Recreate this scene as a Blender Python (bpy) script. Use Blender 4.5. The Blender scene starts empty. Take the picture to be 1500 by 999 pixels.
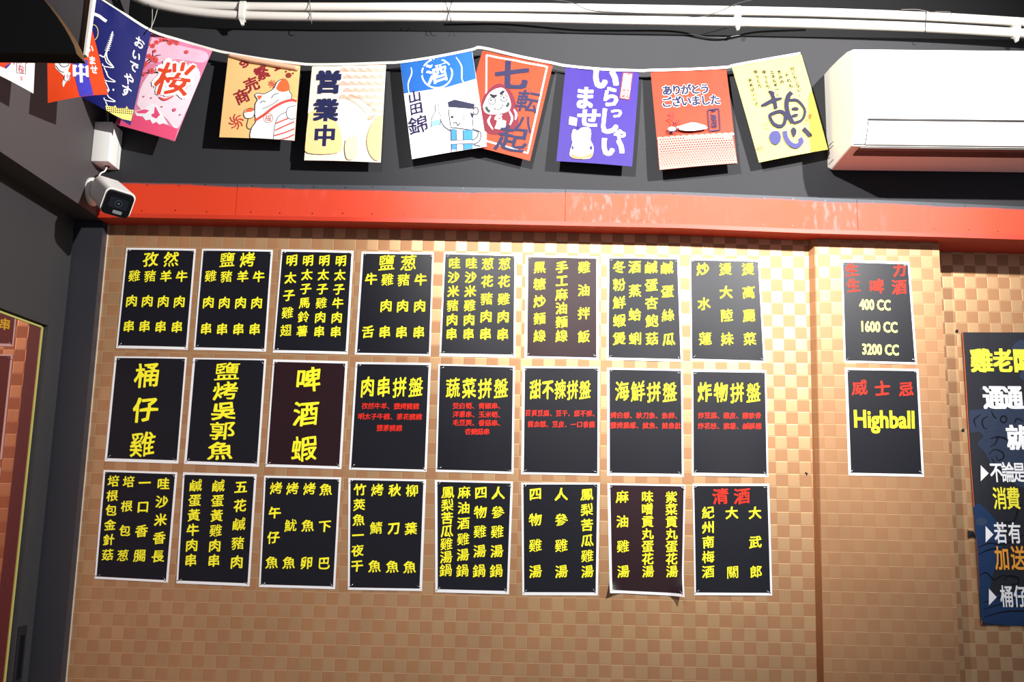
import bpy, bmesh, math, random
from mathutils import Vector, Matrix
from mathutils.geometry import tessellate_polygon
random.seed(7)
SC = bpy.context.scene
COL = SC.collection
# ------------------------------------------------------------------ camera
EYE = 1.55                                   # floor is z = 0
F, PITCH, YAW, ROLL, DIST = 1400.0, 0.171620, -0.024199, 0.020945, 2.6668
_f = Vector((math.sin(YAW)*math.cos(PITCH), math.cos(YAW)*math.cos(PITCH), math.sin(PITCH)))
_r = Vector((math.cos(YAW), -math.sin(YAW), 0)); _u = _r.cross(_f)
CR = _r*math.cos(ROLL) + _u*math.sin(ROLL); CU = _u*math.cos(ROLL) - _r*math.sin(ROLL); CF = _f
CP = Vector((0, -DIST, EYE))
cam = bpy.data.cameras.new('camera'); cam.sensor_width = 36; cam.lens = 36*F/1500; cam.clip_start = .05
cob = bpy.data.objects.new('camera', cam); COL.objects.link(cob)
cob.matrix_world = Matrix(((CR.x, CU.x, -CF.x, CP.x), (CR.y, CU.y, -CF.y, CP.y), (CR.z, CU.z, -CF.z, CP.z), (0, 0, 0, 1)))
SC.camera = cob
# ------------------------------------------------------------------ world, lamps, exposure
SC.view_settings.view_transform = 'Standard'; SC.view_settings.look = 'None'
SC.view_settings.exposure = 0.0; SC.view_settings.gamma = 1.0; SC.view_settings.use_curve_mapping = False
W = bpy.data.worlds.new('room_light'); SC.world = W; W.use_nodes = True
W.node_tree.nodes['Background'].inputs[0].default_value = (.80, .86, 1.0, 1)
W.node_tree.nodes['Background'].inputs[1].default_value = 0.34
def spot(loc, target, power, deg, blend, radius, col):
    l = bpy.data.lights.new('spot_lamp', 'SPOT'); l.energy = power; l.color = col
    l.spot_size = math.radians(deg); l.spot_blend = blend; l.shadow_soft_size = radius
    o = bpy.data.objects.new('spot_lamp', l); COL.objects.link(o); o.location = loc
    o.rotation_euler = (Vector(target)-Vector(loc)).to_track_quat('-Z', 'Y').to_euler()
spot((-0.35, -2.0, EYE+1.58), (0.52, 0, EYE+1.02), 430, 60, 1.0, .018, (1, .975, .94))
spot((1.28, -1.8, EYE+1.50), (-0.15, 0, EYE+1.08), 550, 106, 1.0, .018, (1, .975, .94))
# ------------------------------------------------------------------ helpers
def ray(px, py):
    return CR*((px-750)/F) + CU*(-(py-499.5)/F) + CF
def at(px, py, Y=0.0):
    """point on the plane that stands Y metres in front of the papered wall"""
    d = ray(px, py); return CP + d*((-Y-CP.y)/d.y)
def atx(px, py, X):
    d = ray(px, py); return CP + d*((X-CP.x)/d.x)
def NT(name):
    m = bpy.data.materials.new(name); m.use_nodes = True
    nt = m.node_tree; b = nt.nodes['Principled BSDF']; return m, nt, b
def mat(name, col, rough=.5, spec=.5, metal=0, var=.0, scale=30, bump=0, coat=0):
    m, nt, b = NT(name)
    b.inputs['Base Color'].default_value = (*col, 1); b.inputs['Roughness'].default_value = rough
    b.inputs['Metallic'].default_value = metal; b.inputs['Specular IOR Level'].default_value = spec
    b.inputs['Coat Weight'].default_value = coat
    if var or bump:
        tc = nt.nodes.new('ShaderNodeTexCoord'); no = nt.nodes.new('ShaderNodeTexNoise')
        no.inputs['Scale'].default_value = scale; no.inputs['Detail'].default_value = 5
        nt.links.new(tc.outputs['Object'], no.inputs['Vector'])
        if var:
            mx = nt.nodes.new('ShaderNodeMix'); mx.data_type = 'RGBA'
            mx.inputs['A'].default_value = (*[c*(1-var) for c in col], 1); mx.inputs['B'].default_value = (*[min(1, c*(1+var)) for c in col], 1)
            nt.links.new(no.outputs['Fac'], mx.inputs['Factor']); nt.links.new(mx.outputs['Result'], b.inputs['Base Color'])
        if bump:
            bp = nt.nodes.new('ShaderNodeBump'); bp.inputs['Distance'].default_value = bump
            nt.links.new(no.outputs['Fac'], bp.inputs['Height']); nt.links.new(bp.outputs['Normal'], b.inputs['Normal'])
    return m
def srgb(r, g, b):
    f = lambda c: ((c/255+.055)/1.055)**2.4 if c > 10 else c/255/12.92
    return (f(r), f(g), f(b))
def tone(c, g):
    if g == 1 or min(c) > 225: return c
    f = lambda x: int(255*((x/255)**2.2*g)**(1/2.2)+.5)
    return tuple(f(x) for x in c)
_PM = {}
def pmat(c, rough=.55):
    """flat printing ink"""
    k = (c, rough)
    if k not in _PM: _PM[k] = mat('ink_%d_%d_%d' % c, srgb(*c), max(rough, .6), .18, var=.06, scale=60)
    return _PM[k]
def link(name, me, m=None, parent=None):
    o = bpy.data.objects.new(name, me); COL.objects.link(o)
    if m is not None:
        for x in (m if isinstance(m, (list, tuple)) else [m]): me.materials.append(x)
    if parent is not None: o.parent = parent
    return o
def mesh(name, vs, fs, m=None, parent=None, smooth=False, mi=None):
    me = bpy.data.meshes.new(name); me.from_pydata([tuple(v) for v in vs], [], fs)
    if mi: me.polygons.foreach_set('material_index', mi)
    if smooth: me.polygons.foreach_set('use_smooth', [True]*len(fs))
    me.update(); return link(name, me, m, parent)
def tag(o, label=None, cat=None, group=None, kind=None):
    if label: o['label'] = label
    if cat: o['category'] = cat
    if group: o['group'] = group
    if kind: o['kind'] = kind
    return o
def empty(name, loc=(0, 0, 0), **k):
    o = bpy.data.objects.new(name, None); COL.objects.link(o); o.empty_display_size = .05
    return tag(o, **k)
def hexa(name, lo, hi, m, parent=None, bevel=0, **k):
    """solid between a lower ring lo and an upper ring hi (same number of points)"""
    n = len(lo); vs = list(lo)+list(hi)
    fs = [tuple(range(n))[::-1], tuple(range(n, 2*n))] + [(i, (i+1) % n, n+(i+1) % n, n+i) for i in range(n)]
    me = bpy.data.meshes.new(name); bm = bmesh.new()
    bv = [bm.verts.new(v) for v in vs]
    for f in fs: bm.faces.new([bv[i] for i in f])
    bmesh.ops.recalc_face_normals(bm, faces=bm.faces)
    if bevel: bmesh.ops.bevel(bm, geom=bm.edges[:], offset=bevel, segments=3, profile=.5, affect='EDGES', clamp_overlap=True)
    if bevel:
        for f in bm.faces: f.smooth = True
    bm.to_mesh(me); bm.free(); o = link(name, me, m, parent); return tag(o, **k)
def box(name, x0, x1, y0, y1, z0, z1, m, parent=None, bevel=0, **k):
    r = [(x0, y0), (x1, y0), (x1, y1), (x0, y1)]
    return hexa(name, [Vector((x, y, z0)) for x, y in r], [Vector((x, y, z1)) for x, y in r], m, parent, bevel, **k)
def tube(name, pts, rad, m, parent=None, sides=8, smooth=True, caps=True, **k):
    pts = [Vector(p) for p in pts]; vs = []; fs = []; n = len(pts)
    rads = rad if isinstance(rad, (list, tuple)) else [rad]*n
    ref = Vector((0, 0, 1))
    for i, p in enumerate(pts):
        t = (pts[min(i+1, n-1)]-pts[max(i-1, 0)]).normalized()
        if i == 0: ref = Vector((0, 1, 0)) if abs(t.y) < .9 else Vector((0, 0, 1))
        a = (ref - t*ref.dot(t)).normalized(); b = t.cross(a); ref = a
        for s in range(sides):
            w = 2*math.pi*s/sides; vs.append(p+(a*math.cos(w)+b*math.sin(w))*rads[i])
    for i in range(n-1):
        for s in range(sides):
            fs.append((i*sides+s, i*sides+(s+1) % sides, (i+1)*sides+(s+1) % sides, (i+1)*sides+s))
    if caps: fs += [tuple(range(sides))[::-1], tuple(range((n-1)*sides, n*sides))]
    return tag(mesh(name, vs, fs, m, parent, smooth), **k)
def spline(pts, n):
    """Catmull-Rom through pts, n samples per span"""
    P = [Vector(p) for p in pts]; P = [P[0]*2-P[1]]+P+[P[-1]*2-P[-2]]; out = []
    for i in range(1, len(P)-2):
        for k in range(n):
            t = k/n; a, b, c, d = P[i-1:i+3]
            out.append(.5*((2*b)+(c-a)*t+(2*a-5*b+4*c-d)*t*t+(3*b-a-3*c+d)*t**3))
    return out+[P[-2]]
def lerp(a, b, t): return a+(b-a)*t

# ------------------------------------------------------------------ printed glyphs
_ref = None; _G = {}
def glyph_raw(ch):
    global _ref
    if ch in _G: return _G[ch]
    c = bpy.data.curves.new('glyph', 'FONT'); c.body = ch; c.size = 1; c.resolution_u = 2; c.fill_mode = 'FRONT'; c.dimensions = '2D'
    o = bpy.data.objects.new('glyph', c); COL.objects.link(o); bpy.context.view_layer.update()
    e = o.evaluated_get(bpy.context.evaluated_depsgraph_get()); m = e.to_mesh()
    m.calc_loop_triangles()
    vs = [(v.co.x, v.co.y) for v in m.vertices]; ts = [tuple(t.vertices) for t in m.loop_triangles]
    e.to_mesh_clear(); bpy.data.objects.remove(o); bpy.data.curves.remove(c)
    _G[ch] = (vs, ts); return _G[ch]
def glyph(ch, style='brush'):
    """vertices centred on the em box, unit = height of a full character, y up; several nib offsets give the stroke its weight"""
    key = (ch, style)
    if key in _G: return _G[key]
    rv, _ = glyph_raw('國')
    x0 = min(v[0] for v in rv); x1 = max(v[0] for v in rv); y0 = min(v[1] for v in rv); y1 = max(v[1] for v in rv)
    cx, cy, S = (x0+x1)/2, (y0+y1)/2, (y1-y0)
    vs, ts = glyph_raw(ch)
    k = max(.36, min(.95, 1.03-len(vs)/165))                # dense characters are written with a finer brush
    if style == 'brush': nibs = [(-.034*k, .026*k), (.034*k, -.026*k), (.02*k, .026*k), (-.02*k, -.026*k), (0, 0)]
    elif style == 'heavy': nibs = [(-.05, .03), (.05, .03), (-.05, -.03), (.05, -.03), (0, .03), (0, -.03), (0, 0)]
    elif style == 'outline': nibs = [(.10*math.cos(a*.785), .10*math.sin(a*.785)) for a in range(8)]
    elif style == 'thin': nibs = [(0, 0), (.012, -.008)]
    elif style == 'small': nibs = [(-.016, .008), (.016, -.008), (0, 0)]
    elif style == 'medium': nibs = [(-.02, .018), (.02, .018), (-.02, -.018), (.02, -.018), (0, 0)]
    else: nibs = [(-.03, .03), (.03, .03), (-.03, -.03), (.03, -.03), (0, 0)]
    ov = []; ot = []
    h = (ord(ch) % 17)/17*6.28
    for dx, dy in nibs:
        b = len(ov)
        for x, y in vs:
            X = (x-cx)/S; Y = (y-cy)/S
            if style in ('brush', 'thin', 'small'):
                Y += .10*X; X += .024*math.sin(8*Y+h)+.010*math.sin(19*Y+h); Y += .024*math.sin(7*X+2*h)+.012*math.sin(17*X+h)
            ov.append((X+dx, Y+dy, len(ov)//len(vs)))
        ot += [(a+b, c+b, d+b) for a, c, d in ts]
    _G[key] = (ov, ot); return _G[key]

class Surf:
    """a thin sheet: four corners (TL, TR, BR, BL) and a bulge; printing is laid on it"""
    def __init__(s, px, Ys, disp=None, crop=(0, 0, 1)):
        s.px = [Vector(p) for p in px]; s.c = [at(p[0], p[1], y) for p, y in zip(px, Ys)]
        s.disp = disp or (lambda u, v: 0); s.crop = crop
        s.n = (s.c[3]-s.c[0]).cross(s.c[1]-s.c[0]).normalized()
        if s.n.y > 0: s.n = -s.n
        s.ops = []; s.layer = 0; s.step = .000022; s.base = .0007; s.g = None; s.g_ink = 1
    def bil(s, q, u, v): return (q[0]*(1-u)+q[1]*u)*(1-v)+(q[3]*(1-u)+q[2]*u)*v
    def grid(s, nu, nv): s.g = (nu, nv, [[s.disp(i/nu, j/nv) for i in range(nu+1)] for j in range(nv+1)])
    def D(s, u, v):
        if not s.g: return s.disp(u, v)
        nu, nv, g = s.g; a = min(max(u*nu, 0), nu-1e-6); b = min(max(v*nv, 0), nv-1e-6); i, j = int(a), int(b); a -= i; b -= j
        return (g[j][i]*(1-a)+g[j][i+1]*a)*(1-b)+(g[j+1][i]*(1-a)+g[j+1][i+1]*a)*b
    def P(s, u, v, off=0.0): return s.bil(s.c, u, v)+s.n*(s.D(u, v)+off)
    def uv(s, x, y):
        u = v = .5; t = Vector((x, y))
        for _ in range(6):
            r = s.bil(s.px, u, v)-t
            du = (s.px[1]-s.px[0])*(1-v)+(s.px[2]-s.px[3])*v; dv = (s.px[3]-s.px[0])*(1-u)+(s.px[2]-s.px[1])*u
            D = du.x*dv.y-du.y*dv.x
            u -= (r.x*dv.y-r.y*dv.x)/D; v -= (du.x*r.y-du.y*r.x)/D
        return u, v
    def k(s, x, y): return (s.crop[0]+x/s.crop[2], s.crop[1]+y/s.crop[2])
    def emit(s, pts, tris, col, clip=True):
        """pts in photograph pixels"""
        s.layer += s.step; off = s.base+s.layer
        out = []
        for q in pts:
            u, v = s.uv(q[0], q[1])
            if clip: u = min(.998, max(.002, u)); v = min(.998, max(.002, v))
            out.append(s.P(u, v, off+(q[2]*.00002 if len(q) > 2 else 0)))
        if len(pts[0]) > 2: s.layer += s.step and .00002*max(q[2] for q in pts)
        s.ops.append((out, tris, tone(col, s.g_ink)))
    def text(s, ch, x, y, size, col, style='brush', rot=0, ax=1.0, follow=True, crop=True):
        if crop: x, y = s.k(x, y); size = size/s.crop[2]
        vs, ts = glyph(ch, style)
        if follow:
            e1 = (s.px[1]-s.px[0]+s.px[2]-s.px[3]).normalized(); e2 = (s.px[3]-s.px[0]+s.px[2]-s.px[1]).normalized()
        else: e1, e2 = Vector((1, 0)), Vector((0, 1))
        c, n = math.cos(rot), math.sin(rot); pts = []
        for gx, gy, nb in vs:
            gx *= ax; a, b = gx*c-gy*n, gx*n+gy*c
            p = Vector((x, y))+e1*(a*size)-e2*(b*size); pts.append((p.x, p.y, nb))
        s.emit(pts, ts, col)
    def col(s, txt, x0, y0, x1, y1, size, color=(255, 240, 40), style='brush', ax=1.0, rot=0):
        n = len(txt)
        for i, ch in enumerate(txt):
            t = i/(n-1) if n > 1 else 0
            s.text(ch, lerp(x0, x1, t), lerp(y0, y1, t), size, color, style, rot, ax)
    def latin(s, txt, x, y, w, h, col):
        """a run of latin letters fitted to width w and cap height h (crop units), centred"""
        cx, cy = s.k(x, y); w /= s.crop[2]; h /= s.crop[2]
        vs, ts = glyph_raw(txt); x0 = min(v[0] for v in vs); x1 = max(v[0] for v in vs)
        rv, _ = glyph_raw('H'); y0 = min(v[1] for v in rv); y1 = max(v[1] for v in rv)
        e1 = (s.px[1]-s.px[0]).normalized(); e2 = (s.px[3]-s.px[0]).normalized(); pts = []; tr = []
        for dx, dy in ((-.035, .03), (.035, .03), (-.035, -.03), (.035, -.03), (0, 0)):
            b = len(pts)
            for a, c in vs:
                p = Vector((cx, cy))+e1*(((a-(x0+x1)/2)/(x1-x0))*w+dx*h)-e2*(((c-(y0+y1)/2)/(y1-y0)+dy)*h); pts.append((p.x, p.y, b//len(vs)))
            tr += [tuple(i+b for i in t) for t in ts]
        s.emit(pts, tr, col)
    def poly(s, pts, col, crop=True):
        if crop: pts = [s.k(*p) for p in pts]
        V = [Vector((p[0], p[1], 0)) for p in pts]
        T = [tuple(t) for t in tessellate_polygon([V])]
        P = [tuple(p) for p in pts]
        for _ in range(6):                                  # split long triangles so the ink follows the cloth
            N = []
            for a, b, c in T:
                L = [(math.dist(P[a], P[b]), a, b, c), (math.dist(P[b], P[c]), b, c, a), (math.dist(P[c], P[a]), c, a, b)]
                L.sort(reverse=True); d, p, q, r = L[0]
                if d > 9:
                    P.append(((P[p][0]+P[q][0])/2, (P[p][1]+P[q][1])/2)); m = len(P)-1; N += [(p, m, r), (m, q, r)]
                else: N.append((a, b, c))
            T = N
        s.emit(P, T, col)
    def line(s, pts, w, col, closed=False, taper=False):
        """w in crop units"""
        P = [Vector(s.k(*p)) for p in pts]; w /= s.crop[2]
        if sum(col) < 260: w *= 1.5
        if closed: P = P+[P[0]]
        Q = [P[0]]
        for a, b in zip(P, P[1:]):
            m = max(1, int((b-a).length/5)); Q += [a.lerp(b, (j+1)/m) for j in range(m)]
        P = Q
        n = len(P); vs = []; ts = []
        for i, p in enumerate(P):
            t = (P[min(i+1, n-1)]-P[max(i-1, 0)]).normalized(); nn = Vector((-t.y, t.x))
            k = w/2*(.35+.65*math.sin(math.pi*(i+.5)/n)) if taper else w/2
            vs += [tuple(p+nn*k), tuple(p-nn*k)]
        for i in range(n-1): ts += [(2*i, 2*i+1, 2*i+3), (2*i, 2*i+3, 2*i+2)]
        s.emit(vs, ts, col)
    def curve(s, pts, w, col, closed=False, taper=False, n=5):
        P = [Vector((p[0], p[1], 0)) for p in pts]
        if closed: P.append(P[0])
        s.line([(p.x, p.y) for p in spline(P, n)], w, col, False, taper)
    def blob(s, pts, col, n=4):
        P = [Vector((p[0], p[1], 0)) for p in pts]; P.append(P[0])
        s.poly([(p.x, p.y) for p in spline(P, n)[:-1]], col)
    def ell(s, x, y, a, b, col, n=16, rot=0):
        c, r = math.cos(rot), math.sin(rot)
        s.poly([(x+a*math.cos(t)*c-b*math.sin(t)*r, y+a*math.cos(t)*r+b*math.sin(t)*c) for t in [6.2832*i/n for i in range(n)]], col)
    def ring(s, x, y, a, b, w, col, n=20):
        s.line([(x+a*math.cos(t), y+b*math.sin(t)) for t in [6.2832*i/n for i in range(n+1)]], w, col)
    def flush(s, name, parent, rough=.55):
        cols = []; V = []; Fc = []; MI = []
        for out, ts, col in s.ops:
            if col not in cols: cols.append(col)
            b = len(V); V += out; i = cols.index(col)
            for t in ts: Fc.append(tuple(k+b for k in t)); MI.append(i)
        s.ops = []
        if not V: return None
        return mesh(name, V, Fc, [pmat(c, rough) for c in cols], parent, mi=MI)
    def sheet(s, name, m, nu, nv, th, parent, u0=0, u1=1, v0=0, v1=1, off=0):
        vs = []; fs = []
        for k, o in ((0, off), (1, off-th)):
            for j in range(nv+1):
                for i in range(nu+1): vs.append(s.P(lerp(u0, u1, i/nu), lerp(v0, v1, j/nv), o))
        A = (nu+1)*(nv+1); q = lambda i, j: j*(nu+1)+i
        for j in range(nv):
            for i in range(nu):
                a, b, c, d = q(i, j), q(i+1, j), q(i+1, j+1), q(i, j+1)
                fs += [(a, d, c, b), (A+a, A+b, A+c, A+d)]
        rim = [q(i, 0) for i in range(nu)]+[q(nu, j) for j in range(nv)]+[q(i, nv) for i in range(nu, 0, -1)]+[q(0, j) for j in range(nv, 0, -1)]
        for i, a in enumerate(rim):
            b = rim[(i+1) % len(rim)]; fs.append((a, b, A+b, A+a))
        return mesh(name, vs, fs, m, parent, smooth=False)

# ------------------------------------------------------------------ structure materials
def wallpaper(gold=.55, cont=.38):
    m, nt, b = NT('wallpaper'); N = nt.nodes.new; L = nt.links.new
    tc = N('ShaderNodeTexCoord'); sp = N('ShaderNodeSeparateXYZ'); L(tc.outputs['Object'], sp.inputs[0])
    def M(op, a, c=None, d=None):
        n = N('ShaderNodeMath'); n.operation = op
        for i, x in enumerate((a, c, d)):
            if x is None: continue
            if isinstance(x, (int, float)): n.inputs[i].default_value = x
            else: L(x, n.inputs[i])
        return n.outputs[0]
    o = at(1136.8, 694, 0); SX, SZ = .0322, .0343
    u = M('DIVIDE', M('SUBTRACT', sp.outputs[0], o.x), SX); v = M('DIVIDE', M('SUBTRACT', sp.outputs[2], o.z), SZ)
    fu, fv = M('FLOOR', u), M('FLOOR', v)
    ck = M('FLOORED_MODULO', M('ADD', fu, fv), 2)             # 0 / 1
    cmb = N('ShaderNodeCombineXYZ'); L(fu, cmb.inputs[0]); L(fv, cmb.inputs[1])
    wn = N('ShaderNodeTexWhiteNoise'); wn.noise_dimensions = '2D'; L(cmb.outputs[0], wn.inputs['Vector'])
    no = N('ShaderNodeTexNoise'); no.inputs['Scale'].default_value = 420; no.inputs['Detail'].default_value = 3; L(tc.outputs['Object'], no.inputs['Vector'])
    lo = N('ShaderNodeTexNoise'); lo.inputs['Scale'].default_value = 7; lo.inputs['Detail'].default_value = 4; L(tc.outputs['Object'], lo.inputs['Vector'])
    ckf = M('ADD', M('MULTIPLY', ck, -1), 1)
    # each light square is streaked with gold
    f1 = M('MULTIPLY', ckf, M('ADD', cont, M('MULTIPLY', M('ADD', no.outputs['Fac'], M('MULTIPLY', wn.outputs['Value'], .5)), .48 if cont > .1 else .14)))
    mx = N('ShaderNodeMix'); mx.data_type = 'RGBA'
    mx.inputs['A'].default_value = (*srgb(170, 124, 86), 1); mx.inputs['B'].default_value = (*srgb(212, 172, 128), 1); L(f1, mx.inputs['Factor'])
    m2 = N('ShaderNodeMix'); m2.data_type = 'RGBA'; m2.blend_type = 'MULTIPLY'; m2.inputs['Factor'].default_value = 1
    cr = N('ShaderNodeMapRange'); L(lo.outputs['Fac'], cr.inputs[0]); cr.inputs[1].default_value = .3; cr.inputs[2].default_value = .7; cr.inputs[3].default_value = .88; cr.inputs[4].default_value = 1.0
    L(mx.outputs['Result'], m2.inputs['A']); cc = N('ShaderNodeCombineColor')
    for i in range(3): L(cr.outputs[0], cc.inputs[i])
    L(cc.outputs[0], m2.inputs['B'])
    # embossed joints
    def edge(x): 
        fr = M('FRACT', x); return M('SMOOTH_MIN', fr, M('SUBTRACT', 1, fr), .02)
    e = M('MINIMUM', edge(u), edge(v)); em = N('ShaderNodeMapRange'); L(e, em.inputs[0]); em.inputs[2].default_value = .05
    m3 = N('ShaderNodeMix'); m3.data_type = 'RGBA'; m3.inputs['B'].default_value = (*srgb(232, 190, 140), 1); L(m2.outputs['Result'], m3.inputs['A'])
    ev = M('MULTIPLY', M('LESS_THAN', edge(v), .035), M('MULTIPLY', .38, ck)); L(ev, m3.inputs['Factor'])
    L(m3.outputs['Result'], b.inputs['Base Color'])
    L(M('ADD', .60, M('MULTIPLY', ckf, -.15)), b.inputs['Roughness']); L(M('ADD', .22, M('MULTIPLY', ckf, gold-.2)), b.inputs['Metallic'])
    b.inputs['Specular IOR Level'].default_value = .4
    hgt = M('ADD', M('MULTIPLY', em.outputs[0], .35), M('ADD', M('MULTIPLY', no.outputs['Fac'], .25), M('MULTIPLY', ck, .3)))
    bp = N('ShaderNodeBump'); bp.inputs['Distance'].default_value = .0012; bp.inputs['Strength'].default_value = .6
    L(hgt, bp.inputs['Height']); L(bp.outputs['Normal'], b.inputs['Normal'])
    return m
M_PAPER = wallpaper()
M_PAPER2 = wallpaper(.26, .10)
M_GREY = mat('dark_grey_paint', srgb(47, 47, 50), .8, .2, var=.10, scale=3, bump=.0006)
M_GREY2 = mat('dark_grey_paint_left', srgb(76, 71, 73), .6, .3, var=.12, scale=4)
M_BLACK = mat('black_paint', srgb(9, 9, 11), .7, .2, var=.2, scale=4)
M_PIL = mat('black_board', srgb(46, 46, 52), .55, .4, var=.1, scale=6)
M_FLOOR = mat('floor_tile', srgb(90, 75, 65), .5, var=.2, scale=3)
M_WHITE = mat('white_plastic', srgb(238, 236, 232), .4, .5)
M_WHITE2 = mat('ivory_plastic', srgb(226, 222, 212), .5, .5, var=.04, scale=5)
M_DARK = mat('black_plastic', srgb(12, 12, 14), .25, .5)
M_TAPE = mat('white_tape', srgb(225, 222, 214), .5)
M_WIRE = mat('black_wire', srgb(14, 13, 14), .4)
M_BROWN = mat('brown_edge', srgb(112, 74, 44), .5, var=.2, scale=12)
M_STEEL = mat('steel', srgb(190, 190, 190), .3, .5, metal=.9)
M_SHEET = mat('white_sheet', srgb(236, 236, 238), .4, .5)

# heights along the room: upper/lower edge of the red fascia
YF = .073
FX = [(-40, 319, 265), (193, 319, 267.5), (600, 326, 272.5), (1000, 334.5, 281.5), (1180, 342, 289), (1376, 347.5, 297), (1500, 351.5, 303), (1640, 357, 309)]
fas = [(at(x, yb, YF), at(x, yt, YF)) for x, yb, yt in FX]
def zb(x):
    for (a, _), (b, _) in zip(fas, fas[1:]):
        if x <= b.x: return lerp(a.z, b.z, (x-a.x)/(b.x-a.x))
    return fas[-1][0].z
def zt(x):
    for (_, a), (_, b) in zip(fas, fas[1:]):
        if x <= b.x: return lerp(a.z, b.z, (x-a.x)/(b.x-a.x))
    return fas[-1][1].z
def red_paint():
    m, nt, b = NT('red_fascia_paint'); N = nt.nodes.new; L = nt.links.new
    tc = N('ShaderNodeTexCoord'); sp = N('ShaderNodeSeparateXYZ'); L(tc.outputs['Object'], sp.inputs[0])
    def M(op, a, c=None):
        n = N('ShaderNodeMath'); n.operation = op
        for i, x in enumerate((a, c)):
            if x is None: continue
            if isinstance(x, (int, float)): n.inputs[i].default_value = x
            else: L(x, n.inputs[i])
        return n.outputs[0]
    def noise(sx, sy, sz, sc, det=4):
        mp = N('ShaderNodeMapping'); mp.inputs['Scale'].default_value = (sx, sy, sz); L(tc.outputs['Object'], mp.inputs[0])
        n = N('ShaderNodeTexNoise'); n.inputs['Scale'].default_value = sc; n.inputs['Detail'].default_value = det; L(mp.outputs[0], n.inputs['Vector']); return n.outputs['Fac']
    def rng(x, a, c, d=0, e=1):
        n = N('ShaderNodeMapRange'); n.interpolation_type = 'SMOOTHSTEP'; L(x, n.inputs[0])
        for i, q in enumerate((a, c, d, e)): n.inputs[i+1].default_value = q
        return n.outputs[0]
    x, z = sp.outputs[0], sp.outputs[2]
    # overspray of the grey wall paint along the top edge: fitted line of the edge
    z1, z2, z3 = zt(-1.15), zt(.4), zt(1.35)
    top = M('ADD', M('ADD', z1, M('MULTIPLY', M('ADD', x, 1.15), (z2-z1)/1.55)), M('MULTIPLY', M('MAXIMUM', 0, M('SUBTRACT', x, .4)), (z3-z2)/.95-(z2-z1)/1.55))
    d = M('SUBTRACT', top, z)
    fuzz = M('ADD', M('MULTIPLY', noise(1, 1, 1, 3.2), .022), M('MULTIPLY', noise(1, 1, 1, 60), .004))
    thr = M('SUBTRACT', M('ADD', M('MULTIPLY', rng(x, -1.1, -.7), .008), fuzz), .0095)
    spray = rng(M('SUBTRACT', thr, d), -.004, .004)
    red = N('ShaderNodeMix'); red.data_type = 'RGBA'; red.inputs['A'].default_value = (*srgb(214, 62, 30), 1); red.inputs['B'].default_value = (*srgb(206, 70, 48), 1)
    L(M('MULTIPLY', rng(noise(1, 1, .5, 2.5), .35, .65), rng(x, -1.0, -.3)), red.inputs['Factor'])
    # pale scuffs
    sc1 = M('MULTIPLY', rng(noise(1, 1, .4, 70, 8), .50, .66), M('ADD', M('MULTIPLY', rng(x, .05, .16), rng(x, .42, .26)), M('MULTIPLY', rng(x, .72, .80), rng(x, .92, .88))))
    sc2 = M('MULTIPLY', M('MULTIPLY', rng(noise(3, 1, .6, 14, 6), .55, .75), .35), rng(x, -.9, -.5))
    scf = N('ShaderNodeMix'); scf.data_type = 'RGBA'; L(red.outputs['Result'], scf.inputs['A']); scf.inputs['B'].default_value = (*srgb(226, 104, 100), 1)
    L(M('MINIMUM', .75, M('ADD', M('MULTIPLY', sc1, .7), M('MULTIPLY', sc2, .6))), scf.inputs['Factor'])
    fin = N('ShaderNodeMix'); fin.data_type = 'RGBA'; L(scf.outputs['Result'], fin.inputs['A']); fin.inputs['B'].default_value = (*srgb(66, 70, 76), 1); L(spray, fin.inputs['Factor'])
    L(fin.outputs['Result'], b.inputs['Base Color']); b.inputs['Roughness'].default_value = .6; b.inputs['Specular IOR Level'].default_value = .3
    return m
M_RED = red_paint()
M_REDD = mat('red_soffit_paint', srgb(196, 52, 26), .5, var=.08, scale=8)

# ------------------------------------------------------------------ the setting
XL, XB = -1.33, -1.25            # door plane, bulkhead plane
pTL, pBL = at(1184, 350, 0), at(1197, 999, 0)
lean = lambda zz, a, b: lerp(b.x, a.x, (zz-b.z)/(a.z-b.z))
HZ = EYE+.90
x_t, x_0 = lean(HZ, pTL, pBL), lean(0, pTL, pBL)
hexa('wall_back', [Vector((-1.40, 0, 0)), Vector((x_0+.03, 0, 0)), Vector((x_0+.03, .16, 0)), Vector((-1.40, .16, 0))],
     [Vector((-1.40, 0, HZ)), Vector((x_t+.03, 0, HZ)), Vector((x_t+.03, .16, HZ)), Vector((-1.40, .16, HZ))], M_PAPER, kind='structure')
pr, prb = at(1376, 370, .022), at(1407, 999, .022)
xr_t, xr_0 = lean(HZ, pr, prb), lean(0, pr, prb)
ring = lambda xa, xb, z: [Vector((xa, -.0005, z)), Vector((xa+.0105, -.022, z)), Vector((xb, -.022, z)), Vector((xb, .16, z)), Vector((xa, .16, z))]
hexa('wall_pillar', ring(x_0, xr_0, 0), ring(x_t, xr_t, HZ), M_PAPER2, kind='structure')
M_STRIP = mat('brown_corner_trim', srgb(160, 104, 66), .55, var=.12, scale=20)
hexa('trim_1', [Vector((x_0-.001, -.001, 0)), Vector((x_0+.0100, -.0228, 0)), Vector((x_0+.0115, -.0225, 0)), Vector((x_0+.0115, 0, 0))],
     [Vector((x_t-.001, -.001, HZ-.12)), Vector((x_t+.0100, -.0228, HZ-.12)), Vector((x_t+.0115, -.0225, HZ-.12)), Vector((x_t+.0115, 0, HZ-.12))], M_STRIP, kind='structure')
box('wall_recess', 1.0, 2.4, .072, .16, 0, HZ, M_PAPER, kind='structure')
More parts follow.
